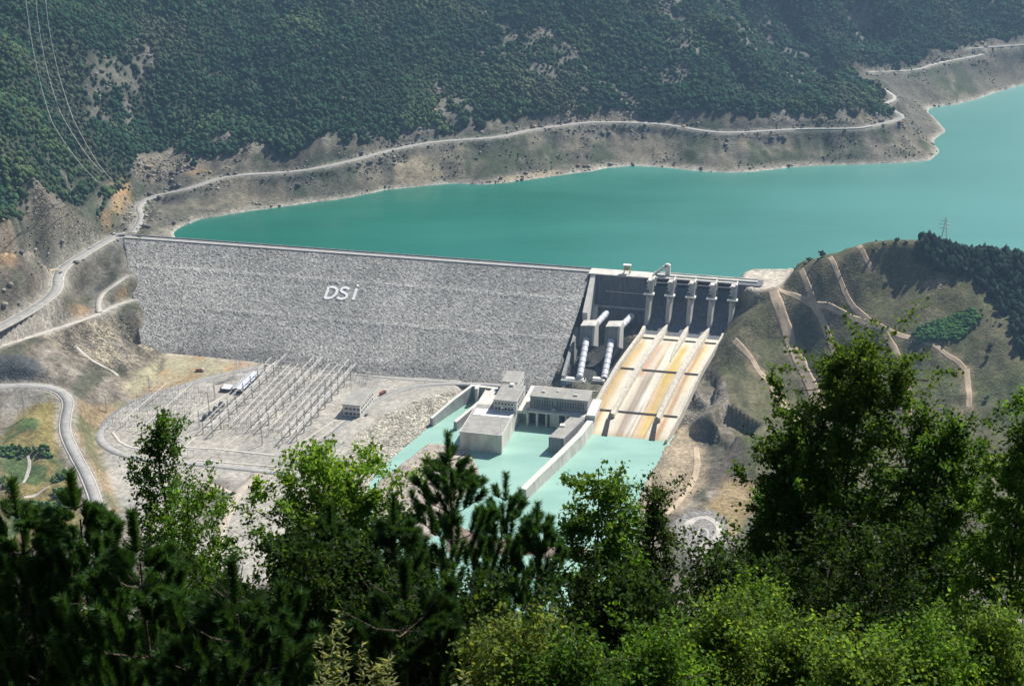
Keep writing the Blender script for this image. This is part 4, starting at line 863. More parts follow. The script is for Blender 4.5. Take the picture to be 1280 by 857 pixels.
# ================================================================ SWITCHYARD
YZ = -74.2
def post_mb(m, x, y, z0, z1, r=.16, k=0): m.bar((x, y, z0), (x, y, z1), r, 4, k=k)
def lattice(m, x, y, z0, z1, w0, w1, r=.1, n=5):
    cs = [(-1,-1),(1,-1),(1,1),(-1,1)]
    for i in range(n):
        a, b = i/n, (i+1)/n; za, zb = z0+(z1-z0)*a, z0+(z1-z0)*b; wa, wb = (w0+(w1-w0)*a)/2, (w0+(w1-w0)*b)/2
        for j in range(4):
            c, d = cs[j], cs[(j+1) % 4]
            m.bar((x+c[0]*wa, y+c[1]*wa, za), (x+c[0]*wb, y+c[1]*wb, zb), r*1.4, 3); m.bar((x+c[0]*wa, y+c[1]*wa, za), (x+d[0]*wb, y+d[1]*wb, zb), r, 3)
# gantry: two legs and a beam running along v
def make_gantry(span=19.0, h=10.5):
    t = dthing('steel_gantry', 'x', 'gantry', (0, 0, YZ)); o = (0, 0, 0)
    for s_ in (-1, 1):
        m = MB(); lattice(m, 0, s_*span/2, 0, h+2.2, 1.0, .6, .10, 5); m.build('leg', M['steel'], t)
    m = MB()
    for a in (-.45, .45):
        m.bar((a, -span/2, h), (a, span/2, h), .17, 3); m.bar((a, -span/2, h+.9), (a, span/2, h+.9), .17, 3)
    n = 9
    for i in range(n):
        y0, y1 = -span/2+span*i/n, -span/2+span*(i+1)/n
        for a in (-.45, .45): m.bar((a, y0, h+(i % 2)*.9), (a, y1, h+((i+1) % 2)*.9), .08, 3)
    m.build('beam', M['steel_pale'], t)
    return t
def make_breaker():
    t = dthing('circuit_breaker', 'x', 'breaker', (0, 0, YZ))
    m = MB(); m.box((-.25, -2.6, 2.0), (.25, 2.6, 2.4)); [m.bar((0, s_*2.1, 0), (0, s_*2.1, 2.2), .14) for s_ in (-1, 1)]; m.build('support_frame', M['steel'], t)
    for s_ in (-1, 0, 1):
        m = MB(); m.bar((0, s_*2.2, 2.4), (0, s_*2.2, 4.6), .24, 6, .18); m.bar((0, s_*2.2, 4.6), (0, s_*2.2, 6.2), .3, 6); m.build('insulator_column', M['insulator_pale'], t)
    return t
def make_post():
    t = dthing('post_insulator', 'x', 'insulator', (0, 0, YZ))
    m = MB(); m.bar((0, 0, 0), (0, 0, 3.6), .22, 4); m.build('pedestal', M['steel'], t)
    m = MB(); m.bar((0, 0, 3.6), (0, 0, 6.6), .28, 6, .2); m.bar((-.4, 0, 6.6), (.4, 0, 6.6), .22); m.build('insulator', M['insulator'], t)
    return t
def make_disc():
    t = dthing('disconnector', 'x', 'switch', (0, 0, YZ))
    m = MB(); [m.bar((a, 0, 0), (a, 0, 3.4), .16) for a in (-1.6, 1.6)]; m.box((-2.1, -.2, 3.4), (2.1, .2, 3.7)); m.build('support_frame', M['steel'], t)
    for a in (-1.7, 1.7): m = MB(); m.bar((a, 0, 3.7), (a, 0, 5.7), .24, 6, .18); m.build('insulator', M['insulator_pale'], t)
    m = MB(); m.bar((-1.7, 0, 5.9), (1.7, 0, 5.9), .15, 4); m.build('contact_arm', M['steel_pale'], t)
    return t
def place(proto, first, u, v, label, rz=0, z=YZ):
    t = proto if first else copy_thing(proto)
    t.location = uvw(u, v, z); t.rotation_euler = (0, 0, ANG+rz); t['label'] = label; return t
# gantry rows (u of the row, first v, last v, which)
g0 = make_gantry(); fst = True; nG = 0
rows = [(-322, 165, 345, 'row nearest the long shed'), (-310, 150, 345, 'second row beside the long shed'), (-278, 150, 342, 'middle row of the yard'), (-268, 150, 342, 'middle row, river side of the yard'), (-238, 150, 350, 'row nearest the control building'), (-227, 160, 340, 'outer row by the control building')]
for (u, va, vb, lab) in rows:
    v = va
    while v+19 <= vb+1:
        t = place(g0, fst, u, v+9.5, 'tall lattice gantry with pale beam, ' + lab); t['group'] = 'switchyard gantries ' + lab; fst = False; v += 19.6; nG += 1
b0, p0_, d0 = make_breaker(), make_post(), make_disc(); fb = fp = fd = True
R4 = random.Random(11); nE = 0
def bay(u0, u1, v0, v1, du, dv, lab):
    global fb, fp, fd, nE
    u = u0; i = 0
    while u <= u1:
        v = v0; j = 0
        while v <= v1:
            k = (i*2+j) % 5; uu_, vv_ = u+R4.uniform(-.5, .5), v+R4.uniform(-.6, .6)
            if R4.random() > .07:
                if k in (0,): t = place(b0, fb, uu_, vv_, 'three-column circuit breaker, ' + lab); t['group'] = 'circuit breakers ' + lab; fb = False
                elif k in (1, 3): t = place(d0, fd, uu_, vv_, 'two-legged disconnector switch, ' + lab); t['group'] = 'disconnectors ' + lab; fd = False
                else: t = place(p0_, fp, uu_, vv_, 'brown post insulator, ' + lab); t['group'] = 'post insulators ' + lab; fp = False
                nE += 1
            v += dv; j += 1
        u += du; i += 1
bay(-424, -350, 246, 352, 6.4, 8.0, 'in the dense field west of the shed')
bay(-305, -284, 165, 330, 5.2, 7.5, 'between the gantry rows near the shed')
bay(-262, -244, 158, 335, 4.6, 7.5, 'between the middle gantries and control building')
bay(-222, -206, 158, 210, 5, 7, 'next to the control building')
print('gantries', nG, 'equipment', nE)
# strung conductors across the rows
for i, v_ in enumerate(np.linspace(168, 330, 12)):
    o = (-322, v_, YZ+10.6); t = dthing('strung_conductor', 'pale conductors strung across all the gantry rows', 'cable', o, 'conductors across the gantry rows'); m = MB(o, True); us = [-322, -310, -278, -268, -238, -227]
    for a, b in zip(us[:-1], us[1:]):
        k = max(2, int((b-a)/5)); pts = [(a+(b-a)*j/k, v_, YZ+10.6-.012*(b-a)**1.6*math.sin(math.pi*j/k)) for j in range(k+1)]
        for p_, q_ in zip(pts[:-1], pts[1:]): m.bar(p_, q_, .13, 3)
    m.build('conductor', M['steel_pale'], t)
# tubular busbars on top of the rows
for i, (u, va, vb, lab) in enumerate(((-316, 165, 340, 'between the two gantry rows by the long shed'), (-298, 170, 325, 'over the equipment right of the shed-side gantries'), (-290, 168, 325, 'over the equipment in the centre of the yard'), (-273, 152, 338, 'between the two middle gantry rows'), (-257, 160, 330, 'over the equipment west of the control building, inner line'), (-248, 160, 330, 'over the equipment west of the control building, outer line'), (-232, 160, 338, 'between the two gantry rows by the control building'), (-404, 250, 350, 'over the dense field, outer line'), (-378, 246, 350, 'over the dense field, inner line'))):
    o = (u, va, YZ); t = dthing('busbar', 'long pale tubular busbar ' + lab, 'busbar', o, 'busbars of the switchyard')
    m = MB(o, True); [m.bar((u+a, va, YZ+7.6), (u+a, vb, YZ+7.6), .3, 4) for a in (0,)]; m.build('tube', M['steel_pale'], t)
    m = MB(o, True); [m.bar((u, v_, YZ), (u, v_, YZ+7.5), .17, 4) for v_ in np.arange(va+2, vb, 15)]; m.build('supports', M['steel'], t)['kind'] = 'stuff'
# lightning masts
def make_mast():
    t = dthing('lightning_mast', 'x', 'mast', (0, 0, YZ)); m = MB(); lattice(m, 0, 0, 0, 19, 1.1, .45, .09, 7); m.build('lattice_shaft', M['steel'], t); m = MB(); m.bar((0, 0, 19), (0, 0, 24), .12, 4, .05); m.build('lightning_rod', M['steel'], t); return t
mm = make_mast(); fm = True
for u, v, lab in ((-437, 318, 'at the far west corner of the switchyard'), (-418, 262, 'at the north edge of the dense equipment field'), (-345, 262, 'between the dense field and the long shed'), (-338, 292, 'beside the transformers'), (-331, 330, 'near the pale crossroads in the yard'), (-330, 150, 'at the dam end of the row near the shed'), (-300, 200, 'behind the shed-side gantries'), (-285, 158, 'at the dam end of the middle rows'), (-262, 250, 'halfway along the middle rows'), (-216, 152, 'near the foot of the rockfill beside the corner'), (-234, 235, 'just west of the control building'), (-256, 352, 'at the valley end of the middle rows')):
    place(mm, fm, u, v, 'slender lattice lightning mast ' + lab)['group'] = 'lightning masts'; fm = False
# transformers
def make_trafo():
    t = dthing('power_transformer', 'x', 'transformer', (0, 0, YZ)); m = MB(); m.box((-2.6, -2, .3), (2.6, 2, 4.0)); m.build('tank', M['steel_dark'], t)
    for s_ in (-1, 1):
        m = MB(); [m.box((-2.2+k*.6, s_*2.1, .8), (-1.9+k*.6, s_*3.1, 3.6)) for k in range(8)]; m.build('radiator', M['steel_dark'], t)
    m = MB(); m.bar((-2.4, 1.2, 5.0), (1.8, 1.2, 5.0), .6, 8); m.build('conservator', M['steel'], t)
    for k in (-1, 0, 1): m = MB(); m.bar((k*1.4, -.8, 4), (k*1.5, -1.3, 6.4), .25, 6, .16); m.build('bushing', M['insulator'], t)
    return t
tr = make_trafo()
for i, (px, py, lab) in enumerate(((257, 524, 'nearest of the transformers grouped in mid yard'), (264, 520, 'second of the transformers grouped in mid yard'), (270, 514, 'third of the transformers grouped in mid yard'), (277, 508, 'farthest of the transformers grouped in mid yard'))):
    u, v = q(px, py, YZ); place(tr, i == 0, u, v, 'dark transformer with radiators, ' + lab)['group'] = 'transformers in the switchyard'
# long metal shed and white annex, control building
u0, v0 = q(290, 491, YZ); o = (u0+6, v0-22, YZ); t = dthing('metal_shed', 'long low shed with a shiny pale metal roof in the switchyard', 'shed', o)
m = MB(o, True); m.box((u0, v0-46, YZ), (u0+11.5, v0, YZ+4.2)); m.loft([[(u0, v, YZ+4.2), (u0+11.5, v, YZ+4.2), (u0+5.75, v, YZ+6.1)] for v in (v0-46, v0)]); m.build('wall', M['steel_dark'], t)
m = MB(o, True)
for a, b in ((u0-.5, u0+5.75), (u0+12, u0+5.75)): m.loft([[(a, v, YZ+4.1), (b, v, YZ+6.2), (b, v, YZ+6.5), (a, v, YZ+4.4)] for v in (v0-46.4, v0+.5)])
m.build('roof', M['tin'], t)
for k in range(6): window(t, o, (u0+11.5, v0-8-k*7, YZ+1.8), (u0+11.5, v0-5.5-k*7, YZ+3.2), axis='u')
m = MB(o, True); m.box((u0+3, v0, YZ), (u0+7, v0+.15, YZ+3.4)); m.build('door', M['dark'], t)
o = (u0-9, v0-4, YZ); t = dthing('small_shed', 'small dark shed with a white roof beside the long metal shed', 'shed', o)
m = MB(o, True); m.box((u0-14, v0-9, YZ), (u0-3, v0-1, YZ+3.4)); m.build('wall', M['steel_dark'], t); m = MB(o, True); m.loft([[(a, v0-9.5, YZ+3.4), (a, v0-.5, YZ+3.4), (a, v0-.5, YZ+3.9), (a, v0-9.5, YZ+5.2)] for a in (u0-12, u0-2.5)]); m.build('roof', M['white'], t); m = MB(o, True); m.box((u0-10, v0-1, YZ), (u0-8, v0-.85, YZ+2.4)); m.build('door', M['dark'], t)
t = block('control_building', 'two-storey pale control building at the river side of the switchyard', 'building', -203.5, -185.5, 226, 270, YZ, YZ+12.5, 'concrete_pale', 'roof_grey', [(-201+k*4.2, z, 2.8, 2.0) for k in range(4) for z in (YZ+2, YZ+7.2)], [(230+k*6.5, z, 3.2, 1.6) for k in range(6) for z in (YZ+2.4, YZ+7.4)])
# lattice pylon behind the shed, posts, portal gate
def pylon(name, label, loc, H, W0, group=None, rz=ANG):
    t = thing(name, label, 'pylon', loc, rz, group); m = MB(); lattice(m, 0, 0, 0, H*.6, W0, W0*.3, H*.0045, 6); lattice(m, 0, 0, H*.6, H, W0*.3, W0*.12, H*.004, 5); m.build('lattice_shaft', M['steel'], t)
    for zf, l in ((.66, .17), (.78, .2), (.9, .15)):
        m = MB(); m.bar((-H*l, 0, H*zf), (H*l, 0, H*zf), H*.005, 3); m.bar((-H*l, 0, H*zf), (0, 0, H*(zf+.05)), H*.004, 3); m.bar((H*l, 0, H*zf), (0, 0, H*(zf+.05)), H*.004, 3); m.build('cross_arm', M['steel'], t)
    return t
pylon('transmission_tower', 'tall lattice transmission tower at the foot of the rockfill behind the metal shed', W(298, 471, YZ), 33, 9)
kx = W(1179, 306, 62); kz = float(ground([kx[0]], [kx[1]])[0]); pylon('transmission_tower', 'lone lattice transmission tower standing on the wooded hilltop against the water', (kx[0], kx[1], kz), 34, 10)
x = W(31, 520, -47); pylon('transmission_tower', 'thin pole-like tower beside the bend of the lower valley road', (x[0], x[1], float(ground([x[0]], [x[1]])[0])), 26, 2.2)
o = q(239, 570, YZ); o = (o[0], o[1], YZ); t = dthing('entrance_portal', 'white portal frame over the switchyard entrance road', 'gate', o)
for s_ in (-1, 1): m = MB(); m.bar((s_*3, 0, 0), (s_*3, 0, 7), .4); m.build('column', M['white'], t)
m = MB(); m.box((-3.6, -.4, 6.6), (3.6, .4, 7.4)); m.build('lintel', M['white'], t)
# fence round the yard
FP = [(122,537),(152,510),(190,491),(240,474),(290,461),(345,452)]; P = resample([W(x, y, YZ) for x, y in FP], 10)
t = thing('yard_fence', 'thin post-and-wire fence along the perimeter road of the switchyard', 'fence', tuple(P[0]))
m = MB(tuple(P[0]))
for p in P: m.bar((p[0], p[1], YZ), (p[0], p[1], YZ+3), .16, 3)
m.build('post', M['steel_dark'], t)['kind'] = 'stuff'
m = MB(tuple(P[0]))
for a, b in zip(P[:-1], P[1:]):
    for h in (1, 2.6): m.bar((a[0], a[1], YZ+h), (b[0], b[1], YZ+h), .05, 3)
m.build('wire', M['steel'], t)
# equipment on the terrace upstream of the powerhouse
for i, (px, py, h, lab) in enumerate(((707, 478, 9, 'beside the cap of the first penstock'), (716, 484, 7, 'behind the powerhouse roof'), (724, 484, 7, 'behind the powerhouse roof, nearer the penstocks'), (732, 485, 9, 'behind the powerhouse, nearest the chute'))):
    u, v = q(px, py, -66.4); o = (u, v, -66.4); t = dthing('line_post', 'thin steel line post on the terrace ' + lab, 'post', o, 'line posts behind the powerhouse'); m = MB(); m.bar((0, 0, 0), (0, 0, h), .3, 4); m.build('shaft', M['steel'], t); m = MB(); m.bar((-2, 0, h-.6), (2, 0, h-.6), .18, 4); m.build('cross_arm', M['steel'], t)
u, v = q(705, 480, -66.4); o = (u, v, -66.4); t = dthing('kiosk', 'small dark blue kiosk by the first penstock foot', 'kiosk', o); m = MB(); m.box((-3, -2.5, 0), (3, 2.5, 5)); m.build('wall', M['gate'], t); m = MB(); m.box((-3.3, -2.8, 5), (3.3, 2.8, 5.3)); m.build('roof', M['concrete_grey'], t)
u, v = q(720, 488, -66.4); o = (u, v, -66.4); t = dthing('low_parapet', 'low pale kerb wall along the terrace behind the powerhouse', 'wall', o); m = MB(o, True); m.box((-30, v-1, -66.4), (38, v, -65.3)); m.build('wall_body', M['concrete'], t)
# ---------------------------------------------------------------- vehicles (small, seen from far away)
def make_vehicle(name, label, cat, x, y, z, rz, L=4.6, Wd=1.9, H=1.5, c='white', truck=False):
    t = thing(name, label, cat, (x, y, z), rz)
    m = MB()
    if truck:
        m.box((-L/2, -Wd/2, .9), (L/2-2.2, Wd/2, .9+H*.55)); m.build('cargo_bed', M[c], t); m = MB(); m.loft([[(L/2-2.1, s_, .6), (L/2, s_, .6), (L/2, s_, 1.7), (L/2-.4, s_, .6+H*.8), (L/2-2.1, s_, .6+H*.8)] for s_ in (-Wd/2, Wd/2)]); b_ = m.build('cab', M['white'], t); xs_ = (-L*.3, L*.34)
    else:
        m.loft([[(-L/2, s_, .35), (L/2, s_, .35), (L/2, s_, .8), (L*.3, s_, .95), (L*.12, s_, H), (-L*.34, s_, H), (-L*.46, s_, .95), (-L/2, s_, .85)] for s_ in (-Wd/2, Wd/2)]); m.build('body', M[c], t); xs_ = (-L*.3, L*.3)
    m = MB()
    if truck: m.box((L/2-.25, -Wd/2+.15, 1.5), (L/2-.05, Wd/2-.15, .5+H*.72))
    else: m.loft([[(L*.28, s_, .98), (L*.13, s_, H-.08), (-L*.33, s_, H-.08), (-L*.44, s_, .98)] for s_ in (-Wd/2-.03, Wd/2+.03)])
    m.build('window', M['window'], t)
    for a in xs_:
        for s_ in (-1, 1): m = MB(); m.bar((a, s_*(Wd/2-.12), .36), (a, s_*(Wd/2+.1), .36), .38+.12*truck, 10); m.build('wheel', M['dark'], t)
    return t
def on_ground(px, py, z=None):
    p = W(px, py, z) if z is not None else hit(px, py); return p[0], p[1], float(ground([p[0]], [p[1]])[0])+.3
x, y, z = on_ground(144, 294); make_vehicle('parked_car', 'white car parked at the far end of the dam crest', 'car', x, y, z, .4, 5.5, 2.2, 1.8)
x, y, z = on_ground(152, 295); make_vehicle('parked_truck', 'white truck parked where the crest road meets the mountain road', 'truck', x, y, z, .3, 9, 2.8, 3.4, 'steel', True)
x, y, z = on_ground(157, 288); make_vehicle('parked_car', 'dark car parked on the inner side of the junction at the dam end', 'car', x, y, z, 1.0, 5, 2, 1.6, 'steel_dark')
x, y, z = on_ground(76, 342); make_vehicle('moving_car', 'dark car driving down the valley road past the fork', 'car', x, y, z, 1.2, 4.8, 2, 1.6, 'steel_dark')
x, y, z = on_ground(112, 312); make_vehicle('moving_car', 'small pale car on the mountain road below the rock cut', 'car', x, y, z, .9, 4.6, 1.9, 1.5, 'steel')
u, v = q(479, 492, YZ); x, y, _ = uvw(u, v); make_vehicle('crane_truck', 'dark lorry with a raised jib parked behind the control building', 'truck', x, y, YZ+.1, 1.0, 10, 2.8, 3.6, 'rust', True)
u, v = q(458, 519, YZ); x, y, _ = uvw(u, v); make_vehicle('parked_car', 'dark car parked against the bright side wall of the control building', 'car', x, y, YZ+.1, ANG+1.4, 5, 2, 1.6, 'steel_dark')
u, v = q(262, 579, YZ); x, y, _ = uvw(u, v); make_vehicle('parked_truck', 'small white lorry on the bare ground in front of the switchyard', 'truck', x, y, YZ+.1, .2, 7, 2.5, 3.2, 'steel_dark', True)
u, v = q(250, 464, YZ); x, y, _ = uvw(u, v); make_vehicle('excavator_truck', 'rust-red lorry left on the sandy field below the rockfill', 'truck', x, y, YZ+.1, .1, 9, 3, 3.2, 'rust', True)
# retaining wall of the far road on the headland
P = ROADS['far'][0]; qx = [CX+F_PX*p[0]/(p[1]*_c-(p[2]-CAMZ)*_s) for p in P]; P = np.array([p for p, x_ in zip(P, qx) if 993 < x_ < 1088])
t = thing('road_retaining_wall', 'long pale retaining wall carrying the road round the far headland', 'retaining wall', tuple(P[0]))
T = np.gradient(P[:, :2], axis=0); T /= np.linalg.norm(T, axis=1)[:, None]; off = np.c_[T[:, 1], -T[:, 0]]; kk_ = np.sin(np.linspace(0, math.pi, len(P)))**.6
m = MB(tuple(P[0])); m.loft([[(p[0]+o_[0]*3.6, p[1]+o_[1]*3.6, p[2]+.3), (p[0]+o_[0]*4.6, p[1]+o_[1]*4.6, p[2]+.3), (p[0]+o_[0]*(4.6+2.5*k_), p[1]+o_[1]*(4.6+2.5*k_), p[2]-1-11*k_), (p[0]+o_[0]*3.6, p[1]+o_[1]*3.6, p[2]-1-11*k_)] for p, o_, k_ in zip(P, off, kk_)]); m.build('wall_body', M['concrete'], t)
m = MB(tuple(P[0])); m.loft([[(p[0]+o_[0]*3.5, p[1]+o_[1]*3.5, p[2]+.3), (p[0]+o_[0]*4.8, p[1]+o_[1]*4.8, p[2]+.3), (p[0]+o_[0]*4.8, p[1]+o_[1]*4.8, p[2]+1.3), (p[0]+o_[0]*3.5, p[1]+o_[1]*3.5, p[2]+1.3)] for p, o_ in zip(P, off)]); m.build('coping', M['concrete_pale'], t)
# power lines over the mountain at the left
for i, (a, b, c, lab) in enumerate((((31, -12), (45, 80), (66, 155), 'leftmost'), ((44, -12), (55, 70), (76, 142), 'middle'), ((56, -12), (68, 70), (92, 150), 'rightmost'))):
    A = np.array(D(a[0], a[1], 1500)); B = np.array(D(b[0], b[1], 1475)); Cq = np.array(D(c[0], c[1], 1450))
    ts = np.linspace(0, 1, 26); pts = [A*(1-s_)**2 + (2*B-.5*A-.5*Cq)*2*s_*(1-s_) + Cq*s_**2 for s_ in ts]
    E_ = np.array(hit(c[0]+60-i*6, c[1]+75)); pts += [Cq+(E_-Cq)*s_ - np.array((0, 0, 30))*s_*(1-s_) for s_ in np.linspace(.05, 1, 14)]
    t = thing('power_line', lab + ' of the three pale cables crossing above the dark forest', 'power line', tuple(pts[0]), group='cables over the forest')
    m = MB(tuple(pts[0]))
    for p_, q_ in zip(pts[:-1], pts[1:]): m.bar(p_, q_, .26, 4)
    m.build('cable', M['steel_pale'], t)
# ================================================================ FORESTS (far masses)
M['far_leaf'] = attr_mat('far_foliage', 'tone', .95, (.03, .15), (.9, .35), None, .5, .6, spec=.05)
def ico():
    t = (1+5**.5)/2; v = np.array([(-1,t,0),(1,t,0),(-1,-t,0),(1,-t,0),(0,-1,t),(0,1,t),(0,-1,-t),(0,1,-t),(t,0,-1),(t,0,1),(-t,0,-1),(-t,0,1)], float); v /= np.linalg.norm(v[0])
    f = np.array([(0,11,5),(0,5,1),(0,1,7),(0,7,10),(0,10,11),(1,5,9),(5,11,4),(11,10,2),(10,7,6),(7,1,8),(3,9,4),(3,4,2),(3,2,6),(3,6,8),(3,8,9),(4,9,5),(2,4,11),(6,2,10),(8,6,7),(9,8,1)]); return v, f
IV_, IF_ = ico()
def crowns(name, x, y, z, r, h, tone, material, lumps=2, kind='stuff', parent=None, origin=(0, 0, 0), spread=.45, conic=False):
    n = len(x); V_ = []; F_ = []; T_ = []; b = 0
    for k in range(lumps):
        f = 1.0 if k == 0 else rng.uniform(.5, .8, n)
        ox = rng.normal(0, spread, n)*r*(k > 0); oy = rng.normal(0, spread, n)*r*(k > 0); oz = (rng.uniform(-.25, .35, n)*h)*(k > 0)
        a = rng.uniform(0, 6.28, n); ca, sa = np.cos(a), np.sin(a)
        vx = IV_[None, :, 0]*ca[:, None]-IV_[None, :, 1]*sa[:, None]; vy = IV_[None, :, 0]*sa[:, None]+IV_[None, :, 1]*ca[:, None]; vz = np.repeat(IV_[None, :, 2], n, 0)
        jit = rng.uniform(.68, 1.25, vx.shape)
        if conic: tp = 1-.55*np.clip(vz, -.2, 1); vx = vx*tp; vy = vy*tp; vz = vz*1.25
        rr = (r*f)[:, None]*jit
        P = np.stack([x[:, None]+ox[:, None]+vx*rr-origin[0], y[:, None]+oy[:, None]+vy*rr-origin[1], z[:, None]+h[:, None]*.5+oz[:, None]+vz*jit*(h*f*.55)[:, None]-origin[2]], -1)
        V_.append(P.reshape(-1, 3)); F_.append((IF_[None]+(np.arange(n)*12)[:, None, None]+b).reshape(-1)); b += n*12
        T_.append(np.repeat(tone*rng.uniform(.8, 1.2, (n, 1)), 12, 0))
    o = np_mesh(name, np.concatenate(V_), np.concatenate(F_), 3, material, parent, colors={'tone': np.concatenate(T_)})
    if kind: tag(o, kind=kind)
    return o
def proj_np(x, y, z):
    zz = z-CAMZ; d = y*_c-zz*_s; return CX+F_PX*x/d, CY-F_PX*(y*_s+zz*_c)/d
def nearest(arr, x, y):
    i = np.clip(np.searchsorted(xs, x), 0, NX-1); j = np.clip(np.searchsorted(ys, y), 0, NY-1); return arr.reshape(NY, NX)[j, i]
def scatter(x0, x1, y0, y1, sp, mask, jit=.45):
    gx, gy = np.meshgrid(np.arange(x0, x1, sp), np.arange(y0, y1, sp)); gx = gx.ravel()+rng.uniform(-jit, jit, gx.size)*sp; gy = gy.ravel()+rng.uniform(-jit, jit, gy.size)*sp
    k = nearest(mask, gx, gy) > rng.uniform(.15, .6, gx.size); return gx[k], gy[k]
dens = forest*(1-rocky_patch*.86); dens = np.where(knoll, 0, dens)
x, y = scatter(-1050, 1150, 1180, 2900, 4.7, dens.astype(float)); z = ground(x, y)
px_, py_ = proj_np(x, y, z+4); k = (px_ > -70) & (px_ < 1350) & (py_ > -70); x, y, z = x[k], y[k], z[k]
nz = fbm(x, y, 110, 3, 201); nz2 = fbm(x, y, 22, 2, 203); n = len(x); print('forest trees', n)
r = (1.7+rng.gamma(2.0, .55, n))*(1+.35*nz2); r = np.clip(r, 1.3, 4.8); h = r*rng.uniform(1.7, 2.6, n)
tn = np.tile(col((.031, .076, .036)), (n, 1)); t_ = sstep(.0, .5, nz+rng.normal(0, .15, n))[:, None]; tn = tn*(1-t_)+col((.080, .122, .046))*t_
t_ = (rng.random(n) < .025)[:, None]; tn = np.where(t_, col((.10, .10, .055)), tn); t_ = sstep(.15, .45, fbm(x, y, 75, 4, 207))[:, None]*.6; tn = tn*(1-t_)+col((.105, .105, .065))*t_; tn *= rng.uniform(.7, 1.25, (n, 1))
crowns('mountain_forest', x, y, z, r, h, tn, M['far_leaf'], 2)['label'] = 'dense dark green forest covering the far mountainside'
# dark wood on the right-hand knoll
x, y = scatter(430, 1000, 1150, 1520, 6.0, (knoll & (HZ > 4)).astype(float)); z = ground(x, y); n = len(x)
px_, py_ = proj_np(x, y, z+6); k = (px_ > 1120) & (px_ < 1420) & (py_ > 250) & (py_ < 600); x, y, z = x[k], y[k], z[k]; n = len(x); print('knoll', n)
r = rng.uniform(2.6, 4.6, n); h = r*rng.uniform(1.9, 2.8, n); tn = np.tile(col((.022, .040, .023)), (n, 1))*rng.uniform(.6, 1.5, (n, 1))
crowns('knoll_wood', x, y, z, r, h, tn, M['far_leaf'], 2, conic=True)['label'] = 'dark wood on the rounded hilltop beside the reservoir'
# low scrub: far bank, spur, valley flanks, bright bush patch
scr = ((~forest) & (~knoll) & (~near) & (NAT > .5) & (RDD > 3) & (HZ > 5)).astype(float)
sv = scr*sstep(.05, .3, fbm(X, Y, 40, 3, 211))*np.where(Y > 1500, .8, .55)
x, y = scatter(-620, 1000, 950, 2600, 5.5, sv); z = ground(x, y); px_, py_ = proj_np(x, y, z); k = (px_ > -40) & (px_ < 1320) & (rng.random(len(x)) < .55); x, y, z = x[k], y[k], z[k]; n = len(x); print('scrub', n)
r = rng.uniform(.6, 1.9, n); tn = np.tile(col((.07, .10, .04)), (n, 1))*rng.uniform(.6, 1.4, (n, 1)); crowns('hillside_scrub', x, y, z-.3, r, r*1.3, tn, M['far_leaf'], 1)
Pz = np.asarray(zone([(1140,418),(1175,402),(1215,388),(1224,400),(1200,426),(1150,430)])); gx = rng.uniform(Pz[:, 0].min(), Pz[:, 0].max(), 900); gy = rng.uniform(Pz[:, 1].min(), Pz[:, 1].max(), 900); k = in_poly(gx, gy, Pz); gx, gy = gx[k], gy[k]; n = len(gx)
crowns('bush_thicket', gx, gy, ground(gx, gy), rng.uniform(1.5, 3.2, n), rng.uniform(2, 4.5, n), np.tile(col((.055, .135, .035)), (n, 1))*rng.uniform(.7, 1.3, (n, 1)), M['far_leaf'], 2)
Pz = np.asarray(zone([(0,560),(60,560),(92,600),(88,640),(40,655),(0,650)])); gx = rng.uniform(Pz[:, 0].min(), Pz[:, 0].max(), 1400); gy = rng.uniform(Pz[:, 1].min(), Pz[:, 1].max(), 1400); k = in_poly(gx, gy, Pz) & (fbm(gx, gy, 30, 2, 9) > -.05); gx, gy = gx[k], gy[k]; n = len(gx)
crowns('valley_thicket', gx, gy, ground(gx, gy), rng.uniform(1., 2.6, n), rng.uniform(2, 4., n), np.tile(col((.06, .11, .03)), (n, 1))*rng.uniform(.7, 1.6, (n, 1)), M['far_leaf'], 2)
# loose blocks and outcrops: road cuts, waterline, left flank, bare patches in the forest
rk = ((~knoll) & (~near) & (NAT > .5) & (HZ > 1) & (RDD > 1)).astype(float)
cut = sstep(34, 4, RDD)*(Y > 1480)*.9 + sstep(9, 3, HZ)*(Y > 1500)*.5 + (ROCK > .8)*.9 + (rocky_patch > .35)*.7 + ((X < -330) & (Y < 1560) & (HZ > -70))*.45
x, y = scatter(-620, 900, 1000, 2700, 4.6, np.clip(rk*cut*sstep(-.25, .3, fbm(X, Y, 18, 3, 301)), 0, 1)*.8); z = ground(x, y); px_, py_ = proj_np(x, y, z); k = (px_ > -40) & (px_ < 1320) & (py_ > -20); x, y, z = x[k], y[k], z[k]; n = len(x); print('rocks', n)
r = rng.gamma(2.2, .55, n)+.4; r = np.minimum(r, 4.2); gt = np.where((rng.random(n) < .6)[:, None], col((.27, .25, .21)), col((.15, .14, .13)))*rng.uniform(.6, 1.35, (n, 1)); gt = np.where((rng.random(n) < .06)[:, None], col((.42, .28, .16)), gt)
M['rock'] = attr_mat('loose_rock', 'tone', .95, (.1, .15), (.8, .3), None, .5, .5, spec=.1)
crowns('loose_rocks', x, y, z-r*.35, r, r*rng.uniform(.7, 1.5, n), gt, M['rock'], 1)
